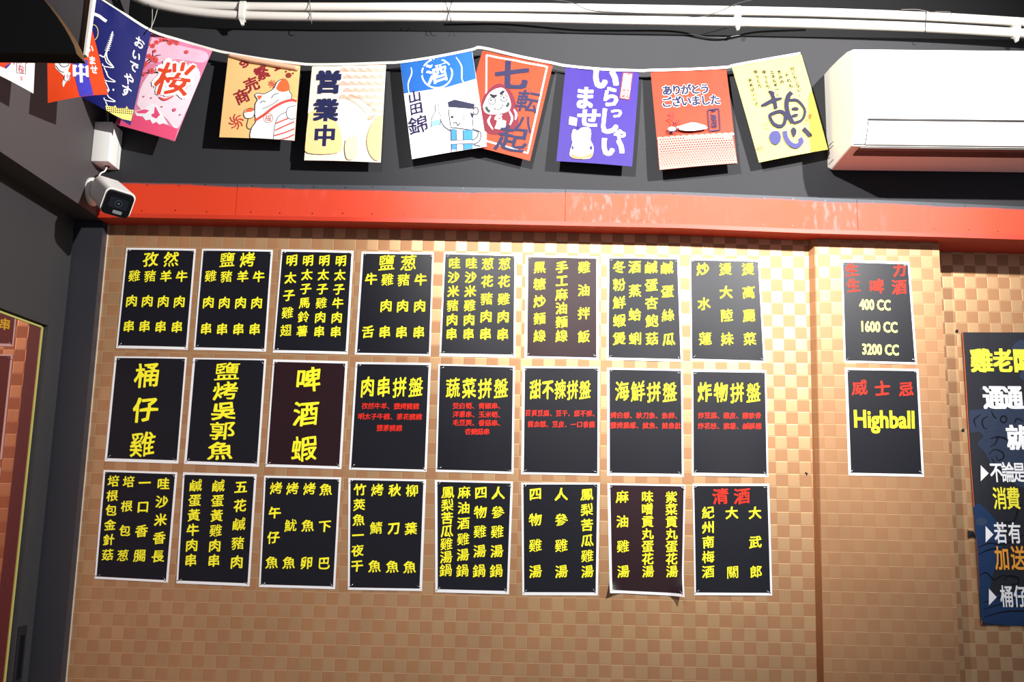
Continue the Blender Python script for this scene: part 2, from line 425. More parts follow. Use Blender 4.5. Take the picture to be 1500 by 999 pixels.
# upper wall, flush with the fascia
gz = lambda x: lerp(at(230, 40, YF).z, at(1480, 58, YF).z, (x+1.1)/2.4)
X2 = 2.4
xs = [-1.40]+[f[1].x for f in fas[1:]]+[X2]
vs = []; fs = []
for x in xs: vs += [(x, -YF, zt(x)-.002), (x, -YF, gz(x)), (x, .16, gz(x)), (x, .16, zt(x)-.002)]
for i in range(len(xs)-1):
    for k in range(4): fs.append((4*i+k, 4*i+(k+1) % 4, 4*i+4+(k+1) % 4, 4*i+4+k))
fs += [(3, 2, 1, 0), tuple(4*(len(xs)-1)+k for k in range(4))]
tag(mesh('wall_upper', vs, fs, M_GREY), kind='structure')
box('wall_header', -1.5, X2, .03, .16, EYE+1.30, EYE+2.1, M_BLACK, kind='structure')
box('ceiling', -1.6, X2, -3.6, .2, EYE+2.1, EYE+2.16, M_BLACK, kind='structure')
box('floor', -1.6, X2, -3.6, .2, -.05, 0, M_FLOOR, kind='structure')
# red fascia: four boards, a lip along the bottom, a soffit behind
fa = empty('trim_2', kind='structure')
seams = [-1.25]+[at(s, 300, YF).x for s in (346, 828, 1255)]+[1.72]
for i in range(4):
    a, b_ = seams[i]+.0006, seams[i+1]-.0006
    xx = [a]+[f[0].x for f in fas if a < f[0].x < b_]+[b_]
    vs = []; fs = []
    for x in xx: vs += [(x, -YF-.0015, zb(x)), (x, -YF-.0015, zt(x)), (x, -YF+.012, zt(x)), (x, -YF+.012, zb(x))]
    for j in range(len(xx)-1):
        for k in range(4): fs.append((4*j+k, 4*j+4+k, 4*j+4+(k+1) % 4, 4*j+(k+1) % 4))
    fs += [(0, 1, 2, 3), tuple(4*(len(xx)-1)+k for k in (3, 2, 1, 0))]
    bd = mesh('fascia_board', vs, fs, M_RED, fa)
    x = a+.05
    while x < b_-.02:
        for zz in (zt(x)-.006, zb(x)+.022):
            if random.random() < .85:
                c = Vector((x+random.uniform(-.01, .01), -YF-.0026, zz+random.uniform(-.002, .002)))
                mesh('screw', [c+Vector((.0016*math.cos(t), 0, .0016*math.sin(t))) for t in [k*.785 for k in range(8)]]+[c+Vector((.0016*math.cos(t), .0014, .0016*math.sin(t))) for t in [k*.785 for k in range(8)]],
                     [tuple(range(8))]+[(k, (k+1) % 8, 8+(k+1) % 8, 8+k) for k in range(8)], M_WIRE, bd)
        x += .085
lip = []; lf = []; xx = [-1.25]+[f[0].x for f in fas[1:]]+[1.72]
for x in xx: lip += [(x, -YF-.0032, zb(x)), (x, -YF-.0032, zb(x)+.009), (x, -YF-.001, zb(x)+.010), (x, -YF-.001, zb(x))]
for j in range(len(xx)-1):
    for k in range(4): lf.append((4*j+k, 4*j+4+k, 4*j+4+(k+1) % 4, 4*j+(k+1) % 4))
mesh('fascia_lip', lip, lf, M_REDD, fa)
sf = []; sq = []
for x in xx: sf += [(x, -YF-.0028, zb(x)+.0005), (x, .09, zb(x)+.0005), (x, .09, zb(x)+.012), (x, -YF-.003, zb(x)+.012)]
for j in range(len(xx)-1):
    for k in range(4): sq.append((4*j+k, 4*j+(k+1) % 4, 4*j+4+(k+1) % 4, 4*j+4+k))
sq += [(3, 2, 1, 0), tuple(4*(len(xx)-1)+k for k in range(4))]
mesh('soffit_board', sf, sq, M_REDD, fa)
# black pilaster in the corner
q1, q2 = at(158, 343, 0), at(97, 999, 0)
zt0 = zb(-1.24)
xa, xb_ = lean(zt0, q1, q2), lean(0, q1, q2)
hexa('trim_3', [Vector((XL-.04, -.032, 0)), Vector((xb_-.001, -.032, 0)), Vector((xb_-.001, -.0005, 0)), Vector((XL-.04, -.0005, 0))],
     [Vector((XL-.04, -.032, zt0)), Vector((xa-.001, -.032, zt0)), Vector((xa-.001, -.0005, zt0)), Vector((XL-.04, -.0005, zt0))], M_PIL, kind='structure')
M_BEAD = mat('pale_bead', srgb(205, 190, 175), .5)
hexa('trim_4', [Vector((xb_-.001, -.003, 0)), Vector((xb_+.0015, -.003, 0)), Vector((xb_+.0015, -.0003, 0)), Vector((xb_-.001, -.0003, 0))],
     [Vector((xa-.001, -.003, zt0)), Vector((xa+.0015, -.003, zt0)), Vector((xa+.0015, -.0003, zt0)), Vector((xa-.001, -.0003, zt0))], M_BEAD, kind='structure')
box('gap_shade', XL-.045, XL-.020, -.041, -.0325, 0, zt0, M_BLACK, kind='structure')  # added black strip, painted shade inside the gap between door and pilaster
# bulkhead on the left
zs = atx(0, 221.8, XB).z
box('wall_left', -1.6, XB, -2.4, -.001, zs, EYE+2.1, M_GREY2, kind='structure')
# glazed door below it
dt = atx(71, 477, XL)
dp = empty('door_1', kind='structure')
M_DOOR = mat('door_grey_paint', srgb(54, 53, 56), .6, .3, var=.1, scale=4)
box('door_panel', XL-.045, XL, -2.4, dt.y-.0, dt.z, zs, M_DOOR, dp)
box('door_stile', XL-.045, XL, dt.y, -.041, 0, zs, M_DOOR, dp)
box('bottom_rail', XL-.045, XL, -2.4, dt.y, 0, .35, M_DOOR, dp)
m_g = mat('yellow_green_gasket', srgb(170, 172, 96), .35)
box('gasket', XL-.02, XL-.010, dt.y-.013, dt.y-.006, .35, dt.z-.006, m_g, dp)
box('gasket', XL-.02, XL-.010, -2.4, dt.y-.013, dt.z-.009, dt.z-.004, m_g, dp)
mp, nt, b = NT('red_backed_glass'); b.inputs['Base Color'].default_value = (*srgb(110, 22, 20), 1); b.inputs['Roughness'].default_value = .4
gl = nt.nodes.new('ShaderNodeBsdfGlossy'); gl.inputs['Color'].default_value = (.95, .62, .55, 1); gl.inputs['Roughness'].default_value = .01
mxs = nt.nodes.new('ShaderNodeMixShader'); mxs.inputs[0].default_value = .55
nt.links.new(b.outputs[0], mxs.inputs[1]); nt.links.new(gl.outputs[0], mxs.inputs[2]); nt.links.new(mxs.outputs[0], nt.nodes['Material Output'].inputs[0])
tag(box('glass_pane', XL-.022, XL-.012, -2.4, dt.y-.002, .35, dt.z-.002, mp, dp), label='red backed glass reflecting the menu wall')
h0, h1, h2 = atx(26.4, 918.5, XL), atx(39, 915.7, XL), atx(17.4, 999, XL)
hd = box('flush_handle', XL, XL+.0025, h0.y, h1.y, h2.z-.02, h0.z, mat('handle_rim', srgb(58, 58, 62), .3, metal=.6), dp)
i0, i1, i2 = atx(28.8, 931, XL), atx(35, 930, XL), atx(22, 996, XL)
box('handle_slot', XL+.0022, XL+.0032, i0.y, i1.y, i2.z, i0.z, M_DARK, hd)

# ------------------------------------------------------------------ menu sheets
YEL = (255, 243, 48); RED = (240, 48, 30); CRM = (246, 240, 130)
BK = mat('black_print', srgb(20, 21, 29), .42, .3, var=.15, scale=8)
MR = mat('maroon_print', srgb(38, 17, 23), .42, .3, var=.15, scale=8)
A_ = (140, 350, 2.855); B_ = (500, 350, 2.855); C_ = (870, 350, 2.855); D_ = (130, 680, 3.1316); E_ = (490, 690, 3.2325); F_ = (860, 690, 3.234); G_ = (1170, 350, 2.8545)
R4 = [(185.2,363),(287.1,364.7),(274.9,512.5),(170.1,510.1)]
SH = [
 ([(185.2,363),(287.1,364.7),(274.9,512.5),(170.1,510.1)], A_, 'top row, first from the black pilaster', '孜然', [('孜',231,88,231,88,62),('然',317,88,317,88,62),('雞肉串',163,157,140,368,48),('豬肉串',229,158,206,368,48),('羊肉串',295,159,273,370,48),('牛肉串',361,160,341,371,48)]),
 ([(296.2,364.4),(399.9,366.1),(389.7,515.3),(283.6,512.5)], A_, 'top row', '鹽烤', [('鹽',551,90,551,90,62),('烤',636,90,636,90,62),('雞肉串',482,158,463,378,48),('豬肉串',548,160,530,380,48),('羊肉串',616,160,598,380,48),('牛肉串',683,161,666,380,48)]),
 ([(412.2,365.4),(518.3,367.5),(509.5,519.2),(399.5,516.7)], A_, 'top row', '明太子雞翅', [('明太子雞翅',821,92,797,385,48),('明太子馬鈴薯',889,93,865,388,46),('明太子雞肉串',957,93,936,390,46),('明太子牛肉串',1026,94,1005,391,46)]),
 ([(529.8,368.6),(635.5,370),(630.6,521.6),(519.6,519.5)], B_, 'top row', '鹽葱', [('鹽',189,102,189,102,66),('葱',282,103,282,103,66),('牛舌',125,171,112,392,50),('雞肉串',193,173,182,392,50),('豬肉串',261,174,252,393,50),('牛肉串',332,174,324,393,50)]),
 ([(650.3,370),(756.4,373.1),(755,524.1),(643.6,522)], B_, 'top row', '哇沙米豬肉串', [('哇沙米豬肉串',473,104,461,400,48),('哇沙米雞肉串',544,104,532,400,48),('葱花豬肉串',613,107,603,400,50),('葱花雞肉串',683,107,675,402,50)]),
 ([(770.1,373.5),(877.2,375.9),(877.2,526.9),(768.3,524.4)], B_, 'top row', '黑糖炒麵線', [('黑糖炒麵線',829,120,829,408,50),('手工麻油麵線',922,121,921,408,50),('雞油拌飯',1015,121,1014,411,50)]),
 ([(890,376.3),(995,378),(1000.3,530),(888.6,527.2)], C_, 'top row', '冬粉鮮蝦煲', [('冬粉鮮蝦煲',106,120,106,420,52),('酒蒸蛤蜊',171,120,172,420,52),('鹹蛋杏鮑菇',239,122,243,420,52),('鹹蛋絲瓜',305,124,312,422,52)]),
 ([(1010.1,378.4),(1112.7,380.5),(1121.1,531.4),(1011.5,528.3)], C_, 'top row', '炒水蓮', [('炒水蓮',455,128,465,420,52),('燙大陸妹',550,129,557,421,52),('燙高麗菜',644,129,651,421,52)]),
 ([(168.4,522),(273.8,523.4),(261.2,679.2),(153.3,675.7)], A_, 'middle row', '桶仔雞', [('桶仔雞',218,573,197,862,104)]),
 ([(282.9,524.1),(390.1,525.8),(379.2,683.8),(269.6,679.6)], A_, 'middle row', '鹽烤吳郭魚', [('鹽烤吳郭魚',549,557,524,888,76,1.36)]),
 ([(400.2,526.5),(509.5,529.3),(500.1,687.3),(388.7,683.8)], A_, 'middle row', '啤酒蝦', [('啤酒蝦',890,592,873,880,104)]),
 ([(521,530.4),(631.3,531.8),(625,691.2),(511.2,688)], B_, 'middle row', '肉串拼盤', [('肉串拼盤',110,622,312,624,84,.68),('孜然牛羊、鹽烤豬雞',98,701,313,703,27),('明太子牛雞、蔥花豬雞',83,745,325,747,27),('鹽蔥豬雞',161,793,242,794,27)]),
 ([(642.2,533.2),(754.3,536.3),(752.2,694.3),(638,691.2)], B_, 'middle row', '蔬菜拼盤', [('蔬菜拼盤',467,627,668,629,84,.68),('茭白筍、青椒串、',479,701,668,701,27),('洋蔥串、玉米筍、',479,736,668,738,27),('毛豆莢、香菇串、',479,771,668,773,27),('杏鮑菇串',530,808,608,809,27)]),
 ([(765.2,536.7),(878.3,537.4),(877.6,696.8),(763.4,694.7)], B_, 'middle row', '甜不辣拼盤', [('甜不辣拼盤',812,633,1019,635,80,.58),('百頁豆腐、豆干、甜不辣、',781,731,1062,733,27,.9),('豬血糕、豆皮、一口香腸',792,777,1048,779,27,.9)]),
 ([(888.9,538.8),(1000,540.9),(1001.4,698.5),(889.3,696.8)], C_, 'middle row', '海鮮拼盤', [('海鮮拼盤',118,640,317,645,84,.68),('烤白蝦、秋刀魚、魚卵、',82,740,350,742,27,.95),('鹽烤鳳螺、魷魚、鮭魚肚',81,782,352,784,27,.95)]),
 ([(1012.9,540.9),(1122.2,542.3),(1125.3,698.9),(1013.6,696.8)], C_, 'middle row', '炸物拼盤', [('炸物拼盤',463,643,667,647,84,.68),('炸豆腐、雞皮、雞軟骨',448,741,686,742,27,.95),('炸花枝、脆薯、鹹酥雞',447,785,688,786,27,.95)]),
 ([(152,688.3),(260,691.8),(246.2,853.4),(138.6,847.6)], D_, 'bottom row', '培根包金針菇', [('培根包金針菇',114,79,88,418,52),('培根包葱',184,82,158,421,52),('一口香腸',259,87,235,421,56),('哇沙米香長',343,92,318,425,56)]),
 ([(268.3,691.8),(376.2,694.7),(365.7,858.8),(258.4,854.4)], D_, 'bottom row', '鹹蛋黃牛肉串', [('鹹蛋黃牛肉串',492,100,469,443,56),('鹹蛋黃雞肉串',596,102,575,445,56),('五花鹹豬肉',700,107,680,451,58)]),
 ([(387.1,696.6),(499.8,699.2),(490.8,863),(379.4,859.8)], D_, 'bottom row', '烤午仔魚', [('烤午仔魚',860,112,841,453,56),('烤魷魚',935,114,919,454,56),('烤魚卵',1013,115,999,455,56),('魚下巴',1089,118,1079,457,56)]),
 ([(510.4,700.2),(624.3,702.4),(618.1,865.7),(509.5,863.9)], E_, 'bottom row', '竹莢魚一夜干', [('竹莢魚一夜干',121,90,107,452,56),('烤鯖魚',203,92,191,453,58),('秋刀魚',286,93,275,455,58),('柳葉魚',368,95,357,457,58)]),
 ([(636.9,703),(751.4,705.5),(745.5,870.4),(637.6,867.6)], E_, 'bottom row', '鳳梨苦瓜雞湯鍋', [('鳳梨苦瓜雞湯鍋',537,103,527,472,58),('麻油酒雞湯鍋',615,103,606,474,58),('四物雞湯鍋',693,105,685,475,60),('人參雞湯鍋',775,106,766,475,60)]),
 ([(763.5,707),(878.6,707),(875.8,872.2),(765,871.9)], E_, 'bottom row', '四物雞湯', [('四物雞湯',951,111,951,478,60),('人參雞湯',1073,112,1074,478,60),('鳳梨苦瓜雞湯',1195,113,1197,478,58)]),
 ([(889.7,707.9),(1004.1,709.8),(1000.5,873.4),(893,868)], F_, 'bottom row', '麻油雞湯', [('麻油雞湯',167,124,171,478,58),('味噌貢丸蛋花湯',285,124,288,478,56),('紫菜貢丸蛋花湯',398,126,401,478,56)]),
 ([(1014.3,708.6),(1126.5,708.6),(1131.2,872.4),(1017.1,871.8)], F_, 'bottom row', '清酒', [('清',631,122,631,122,76),('酒',734,122,734,122,76),('紀州南梅酒',573,200,574,480,58),('大關',685,201,688,481,58),('大武郎',795,201,799,479,58)]),
]
def staple(S, u, v, ang, parent):
    a = Vector((math.cos(ang), math.sin(ang))); W_, H_ = .21, .30; l = .0068
    p = S.P(u-a.x*l/W_, v-a.y*l/H_, .0012); q = S.P(u+a.x*l/W_, v+a.y*l/H_, .0012)
    tube('staple', [p+Vector((0, .002, 0)), p, q, q+Vector((0, .002, 0))], .0008, M_STEEL, parent, sides=5)
def paper(px, crop, Y, label, dark, cols, group='black menu sheets on the papered wall', seed=0, curl=None, special=None):
    rnd = random.Random(seed)
    c1, c2, c3 = rnd.uniform(.0004, .0022), rnd.uniform(.0004, .002), rnd.uniform(0, .0012)
    def disp(u, v):
        d = .0007+c1*math.sin(math.pi*u)*v**3+c2*math.sin(math.pi*u)*(1-v)**4+c3*math.sin(math.pi*v)*abs(2*u-1)**3
        if curl: d += curl(u, v)
        return d
    S = Surf(px, [Y]*4, disp, crop)
    root = empty('menu_sheet', label=label, cat='menu sheet', group=group)
    root.location = (S.c[2]+S.c[3])/2
    def inv(o): o.matrix_parent_inverse = root.matrix_world.inverted(); return o
    bpy.context.view_layer.update() if False else None
    root.matrix_world = Matrix.Translation((S.c[2]+S.c[3])/2)
    bx, by = .028, .020
    gu, gv = (30, 42) if curl else (10, 14)
    S.grid(gu, gv); S.sheet('sheet', M_SHEET, gu, gv, .0003, root)
    S.step = 0; S.base = .0007
    rx = bx*rnd.uniform(.7, 1.3); ry = by*rnd.uniform(.7, 1.2)
    S.sheet('printed_field', dark, gu*2, gv*2, .0001, root, rx, 1-bx*rnd.uniform(.7, 1.2), ry, 1-by*rnd.uniform(.9, 1.5), .0003)
    for c in cols:
        txt, x0, y0, x1, y1, size = c[:6]; ax = c[6] if len(c) > 6 else 1.0
        horizontal = size == 27
        color = RED if horizontal or (special and txt in special) else YEL
        n = len(txt)
        for k, chh in enumerate(txt):
            t = k/(n-1) if n > 1 else 0
            S.text(chh, lerp(x0, x1, t), lerp(y0, y1, t), size*(.90 if horizontal else .92), color, 'small' if horizontal else 'brush', 0, ax)
            if not horizontal: S.flush('character', root, .6)
        if horizontal and n: small = 1
    o_ = S.flush('small_red_print', root, .6)
    if o_: o_['kind'] = 'stuff'
    if special and 'latin' in special:
        for args in special['latin']:
            S.latin(*args, CRM if special.get('cream') else YEL); S.flush('lettering', root, .5)
    for u, v, a in ((.045, .035, -.6), (.955, .035, .6), (.045, .965, -.6), (.955, .965, .6)):
        staple(S, u+rnd.uniform(-.01, .01), v+rnd.uniform(-.006, .006), a+rnd.uniform(-.4, .4), root)
    for ch in root.children: ch.matrix_parent_inverse = Matrix.Translation(-root.matrix_world.translation)
    return root
def curlf(u, v):
    d = 0
    d += .030*max(0, (v-.72)/.28)**2*max(0, (u-.80)/.20)**1.5
    d += .018*max(0, (v-.86)/.14)**2*max(0, (.16-u)/.16)**1.5
    return d
for i, (px, crop, row, head, cols) in enumerate(SH):
    mar = i in (5, 10, 22)
    nth = ('first', 'second', 'third', 'fourth', 'fifth', 'sixth', 'seventh', 'eighth')[i % 8]
    kind = 'three large yellow characters' if i in (8, 10) else 'five large yellow characters' if i == 9 else 'yellow heading over small red text' if 10 < i < 16 else 'a red heading' if i == 23 else '%s yellow columns' % ('three' if i in (5, 7, 17, 21, 22) else 'four')
    lab = '%s menu sheet with %s, %s from left, %s row' % ('maroon' if mar else 'black', kind, nth, row.split()[0])
    paper(px, crop, 0, lab, MR if mar else BK, cols, seed=i, curl=curlf if i == 22 else None, special={'清': 1, '酒': 1} if i == 23 else None)
paper([(1232,380.8),(1332.2,384),(1343.4,533.9),(1236.2,531.1)], G_, .022, 'black drinks sheet with 400, 1600 and 3200 CC, upper sheet on the pillar', BK,
      [('生',222,132,222,132,54),('生',228,198,228,198,56),('啤',325,202,325,202,62),('力',420,132,420,132,56),('酒',420,205,420,205,62)], 'drinks sheets on the pillar', 40,
      special={'生': 1, '啤': 1, '力': 1, '酒': 1, 'cream': 1, 'latin': [('400 CC',318,278,128,42),('1600 CC',337,370,148,42),('3200 CC',341,464,150,42)]})
paper([(1237.3,538.8),(1345.2,540.6),(1353.4,698.6),(1242.8,696.3)], G_, .022, 'black drinks sheet with large yellow Highball, lower sheet on the pillar', BK,
      [('威',254,625,254,625,64),('士',348,628,348,628,64),('忌',448,630,448,630,62)], 'drinks sheets on the pillar', 41,
      special={'威': 1, '士': 1, '忌': 1, 'latin': [('Highball',357,756,248,70)]})

# ------------------------------------------------------------------ banner on the recessed wall
def banner():
    px = [(1408, 487), (1660, 487), (1705, 920), (1437, 916)]
    S = Surf(px, [-.072+.004]*4, lambda u, v: .001+.0025*math.sin(v*9+1)*max(0, 1-u*6)+.002*math.sin(u*14)*math.sin(3.1*v), (0, 0, 1))
    root = empty('promotion_banner', label='navy fabric banner with dragon pattern and thick white and yellow text, right edge', cat='banner')
    S.sheet('banner_cloth', mat('navy_print', srgb(13, 16, 28), .6, var=.2, scale=5), 24, 30, .0006, root); 
    S.grid(24, 30); O = (214, 96, 44); S.poly([(1408, 487), (1409.6, 487), (1438.6, 916), (1437, 916)], O)
    B1, B2, B3 = (46, 56, 78), (30, 54, 92), (14, 18, 28)
    S.blob([(1420,606),(1440,603),(1458,598),(1480,600),(1500,590),(1560,600),(1560,700),(1500,720),(1470,700),(1455,690),(1442,668),(1432,655),(1440,645),(1434,638),(1421,637)], B1)
    S.blob([(1482,510),(1490,501),(1500,499),(1540,510),(1540,560),(1510,562),(1494,556),(1498,540),(1484,518)], B1)
    S.blob([(1425,748),(1437,745),(1470,790),(1452,850),(1448,880),(1437,905),(1434,860),(1430,800)], B2)
    S.blob([(1440,880),(1470,872),(1520,866),(1600,870),(1600,915),(1440,912)], B2)
    S.ell(1437, 769, 8, 6, (50, 66, 92)); S.ell(1437, 574, 3, 2.5, B1)
    for c in ([(1436,612),(1427,620),(1430,630)],[(1447,614),(1439,620),(1440,630),(1446,634)],[(1452,606),(1455,614),(1460,618)],[(1450,648),(1463,645),(1476,650)],
              [(1450,660),(1458,655),(1462,646),(1474,648),(1480,660)],[(1448,672),(1456,664),(1468,668),(1470,676),(1462,680),(1458,672)],[(1452,676),(1462,692),(1474,690)],[(1486,626),(1490,618),(1500,622)],
              [(1432,806),(1450,800),(1470,802),(1500,788)],[(1432,816),(1455,808),(1480,812)],[(1434,846),(1444,842),(1456,852),(1468,846),(1490,850)],[(1440,884),(1470,876),(1500,878),(1560,870)],
              [(1440,894),(1470,886),(1500,890),(1560,884)],[(1442,904),(1480,896),(1540,898)],[(1470,770),(1486,768),(1492,750),(1498,744)],[(1470,852),(1480,846),(1492,850),(1490,858),(1480,858)]):
        S.curve(c, 1.6, B3, taper=True)
    S.ring(1470, 619, 4.5, 5, 1.6, B3)
    WH = (246, 246, 250); YE = (252, 240, 70)
    for t, x, y, w, h in (('雞',1437.5,531,32,33),('老',1469,531,28,33),('闆',1500,531,32,33)): S.text(t, x, y, h, YE, 'heavy', ax=w/h*.92)
    for t, x, y, h, c in (('通',1455,587,33,WH),('通',1483,587,33,WH),('就',1490,647,34,WH)): S.text(t, x, y, h, c, 'heavy', ax=.84)
    for t, x, y, h, c in (('不',1459,698,29,WH),('論',1476,698,29,WH),('是',1493,698,29,WH),('消',1464,736,32,YE),('費',1484,736,32,YE),('若',1465,786,30,WH),('有',1486,786,30,WH),
                          ('加',1467,822,34,(238,160,60)),('送',1491,822,34,(238,160,60)),('桶',1474,876,30,WH),('仔',1494,876,30,WH)): S.text(t, x, y, h*.94, c, 'medium', ax=.62)
    for x, y in ((1436, 698.5), (1442.5, 787), (1447.5, 876)): S.poly([(x, y-11.5), (x+11.5, y+.5), (x, y+12)], WH)
    S.flush('printed_artwork', root, .5)
banner()
for x, y in ((1401, 485), (1410, 630)):
    c = at(x, y, -.072)
    r_ = empty('wall_nail', label='small dark nail in the papered wall, %s of the banner' % ('above the top corner' if y < 500 else 'left of the middle'), cat='nail', group='nails beside the banner')
    r_.matrix_world = Matrix.Translation(c)
    tube('nail_head', [Vector((0, -.004, 0)), Vector((0, .001, 0))], [.0034, .0034], M_WIRE, r_, sides=10)
    tube('washer', [Vector((0, -.002, 0)), Vector((0, .001, 0))], [.0050, .0050], M_STEEL, r_, sides=12)
tp = [at(1418, 777, -.072+.004), at(1426, 778, -.072+.008), at(1429, 786, -.072+.006), at(1418, 788, -.072+.004)]
tag(mesh('black_tape_tab', [p for p in tp]+[p+Vector((0, .003, 0)) for p in tp], [(3, 2, 1, 0), (4, 5, 6, 7), (0, 1, 5, 4), (1, 2, 6, 5), (2, 3, 7, 6), (3, 0, 4, 7)], M_WIRE), 'small black tape tab sticking out from the banner edge', 'tape')
c = at(1181, 693, 0)
tag(mesh('wall_scratch', [c+Vector(p) for p in ((-.004, -.0004, .002), (-.002, -.0012, .0025), (.001, -.0004, -.006), (.004, -.0012, .0), (.0045, -.0004, -.001), (.001, -.001, -.008))], [(0, 1, 2), (2, 3, 4, 5), (0, 2, 5), (1, 3, 2)], M_WIRE), 'tiny dark torn fleck on wallpaper beside the pillar', 'fleck')

# ------------------------------------------------------------------ bunting
NAVY = (38, 42, 84); WHT = (250, 248, 246)
def cloth(name, col, rough=.45, bump=.0):
    m, nt, b = NT(name); b.inputs['Base Color'].default_value = (*srgb(*col), 1); b.inputs['Roughness'].default_value = rough
    b.inputs['Specular IOR Level'].default_value = .15
    tr = nt.nodes.new('ShaderNodeBsdfTranslucent'); tr.inputs['Color'].default_value = (*srgb(*col), 1)
    ms = nt.nodes.new('ShaderNodeMixShader'); ms.inputs[0].default_value = .12
    nt.links.new(b.outputs[0], ms.inputs[1]); nt.links.new(tr.outputs[0], ms.inputs[2]); nt.links.new(ms.outputs[0], nt.nodes['Material Output'].inputs[0])
    no = nt.nodes.new('ShaderNodeTexNoise'); no.inputs['Scale'].default_value = 900; tc = nt.nodes.new('ShaderNodeTexCoord'); nt.links.new(tc.outputs['Object'], no.inputs['Vector'])
    bp = nt.nodes.new('ShaderNodeBump'); bp.inputs['Distance'].default_value = .0004; nt.links.new(no.outputs['Fac'], bp.inputs['Height']); nt.links.new(bp.outputs['Normal'], b.inputs['Normal'])
    return m
def flag(px, Ys, col, label, crop, art, a=.006, b=.006, ph=0, edge=0, g=1):
    def disp(u, v):
        return a*math.sin(math.pi*u+ph)*(.3+.7*v)+b*math.sin(math.pi*v)*.4+.0012*math.sin(u*17+ph)*max(0, 1-v*5)+edge*v*v
    S = Surf(px, Ys, disp, crop)
    root = empty('bunting_flag', label=label, cat='flag', group='printed flags of the bunting')
    o = (S.c[0]+S.c[1])/2; root.matrix_world = Matrix.Translation(o)
    S.g_ink = g; S.grid(16, 20); S.sheet('cloth', cloth('flag_cloth', tone(col, g)), 16, 20, .0005, root)
    art(S); S.flush('printed_artwork', root)
    for ch in root.children: ch.matrix_parent_inverse = Matrix.Translation(-o)
    return S, root
FA = (300, 50, 3.571); FB = (580, 50, 3.947); FC = (900, 50, 3.5675); FP = (320, 70, 6.66); FU = (800, 60, 5.256); FY = (1060, 70, 5.55); FL = (60, 0, 4.542); FM = (0, 60, 6.2417)
def art_cat(S):
    R1 = (150, 44, 52); R2 = (204, 72, 62); K = (60, 50, 70)
    S.text('商', 232, 487, 130, R1, 'bold', rot=.5); S.text('売', 330, 370, 130, R1, 'bold', rot=.5); S.text('繁', 430, 255, 125, R1, 'bold', rot=.55); S.text('盛', 590, 150, 125, R1, 'bold', rot=.55)
    S.curve([(290,130),(240,135),(215,160),(250,170),(268,140),(290,165),(265,190),(240,195)], 12, R1)
    def pin(x, y, r):
        for k in range(8):
            t = k*.785; S.curve([(x+.15*r*math.cos(t), y+.15*r*math.sin(t)), (x+.6*r*math.cos(t+.2), y+.6*r*math.sin(t+.2)), (x+r*math.cos(t+.65), y+r*math.sin(t+.65))], r*.16, R2, n=3)
    pin(178, 728, 75); pin(530, 362, 42)
    S.ell(688, 275, 28, 26, (150, 60, 52)); 
    for x, y in ((663,238),(702,222),(730,255)): S.ell(x, y, 10, 9, (150, 60, 52))
    body = [(318,905),(312,860),(330,790),(370,730),(360,660),(365,560),(385,520),(360,475),(395,455),(450,462),(540,410),(580,340),(650,312),(690,370),(695,430),(718,470),(715,520),(768,530),(742,905)]
    S.blob(body, WHT, 3); S.curve(body[:-1], 5, K)
    S.blob([(565,405),(600,340),(650,310),(690,365),(692,420),(640,440),(590,432)], (238, 108, 60))
    S.blob([(378,478),(400,520),(432,480)], (238, 108, 60))
    S.blob([(250,660),(265,620),(320,600),(352,615),(355,660),(330,695),(270,695)], WHT); S.curve([(250,660),(265,620),(320,600),(352,615),(355,660),(330,695),(270,695),(250,660)], 4, K)
    S.blob([(258,650),(275,620),(320,602),(350,612),(330,635),(290,640)], (238, 108, 60))
    S.curve([(298,700),(282,770),(300,800),(325,800)], 4, K)
    S.curve([(520,505),(545,470),(590,455)], 5, K); S.curve([(412,555),(435,532),(465,540)], 5, K); S.curve([(435,605),(480,590),(545,555),(592,515)], 4, K)
    S.curve([(365,720),(450,665),(540,595),(640,540),(720,520),(765,530)], 26, (210, 84, 74))
    S.ring(490, 697, 46, 46, 5, (140, 70, 50)); S.text('福', 490, 697, 60, (190, 70, 50), 'thin')
    S.curve([(540,905),(552,780),(590,680),(660,640),(700,640)], 4, K)
    for c in ([(560,750),(640,715),(700,690)],[(556,815),(650,770),(742,728)],[(548,865),(640,838),(745,795)],[(600,905),(680,880),(742,850)]): S.line(c, 14, (206, 92, 84))
    S.blob([(665,640),(690,590),(762,570),(762,690),(720,705),(680,690)], WHT); S.curve([(762,572),(690,590),(665,640),(680,690),(720,705),(760,692)], 4, K)
S, r = flag([(335,78),(440,95),(431.4,206.3),(321.2,201)], [0.114, 0.1118, 0.1185, 0.123], (250, 206, 138), 'orange flag printed with a white beckoning cat and 商売繁盛', FP, art_cat, a=.004, b=.004)
hp = spline([S.P(-.005, .03, .004), S.P(.3, .05, .006), S.P(.7, .06, .006), S.P(.98, .06, .005)], 6)
o = tube('rolled_hem', hp, [lerp(.004, .0075, min(1, i/6)) for i in range(len(hp))], cloth('hem_cloth', (246, 196, 160)), r, sides=10); o.matrix_parent_inverse = Matrix.Translation(-r.matrix_world.translation)
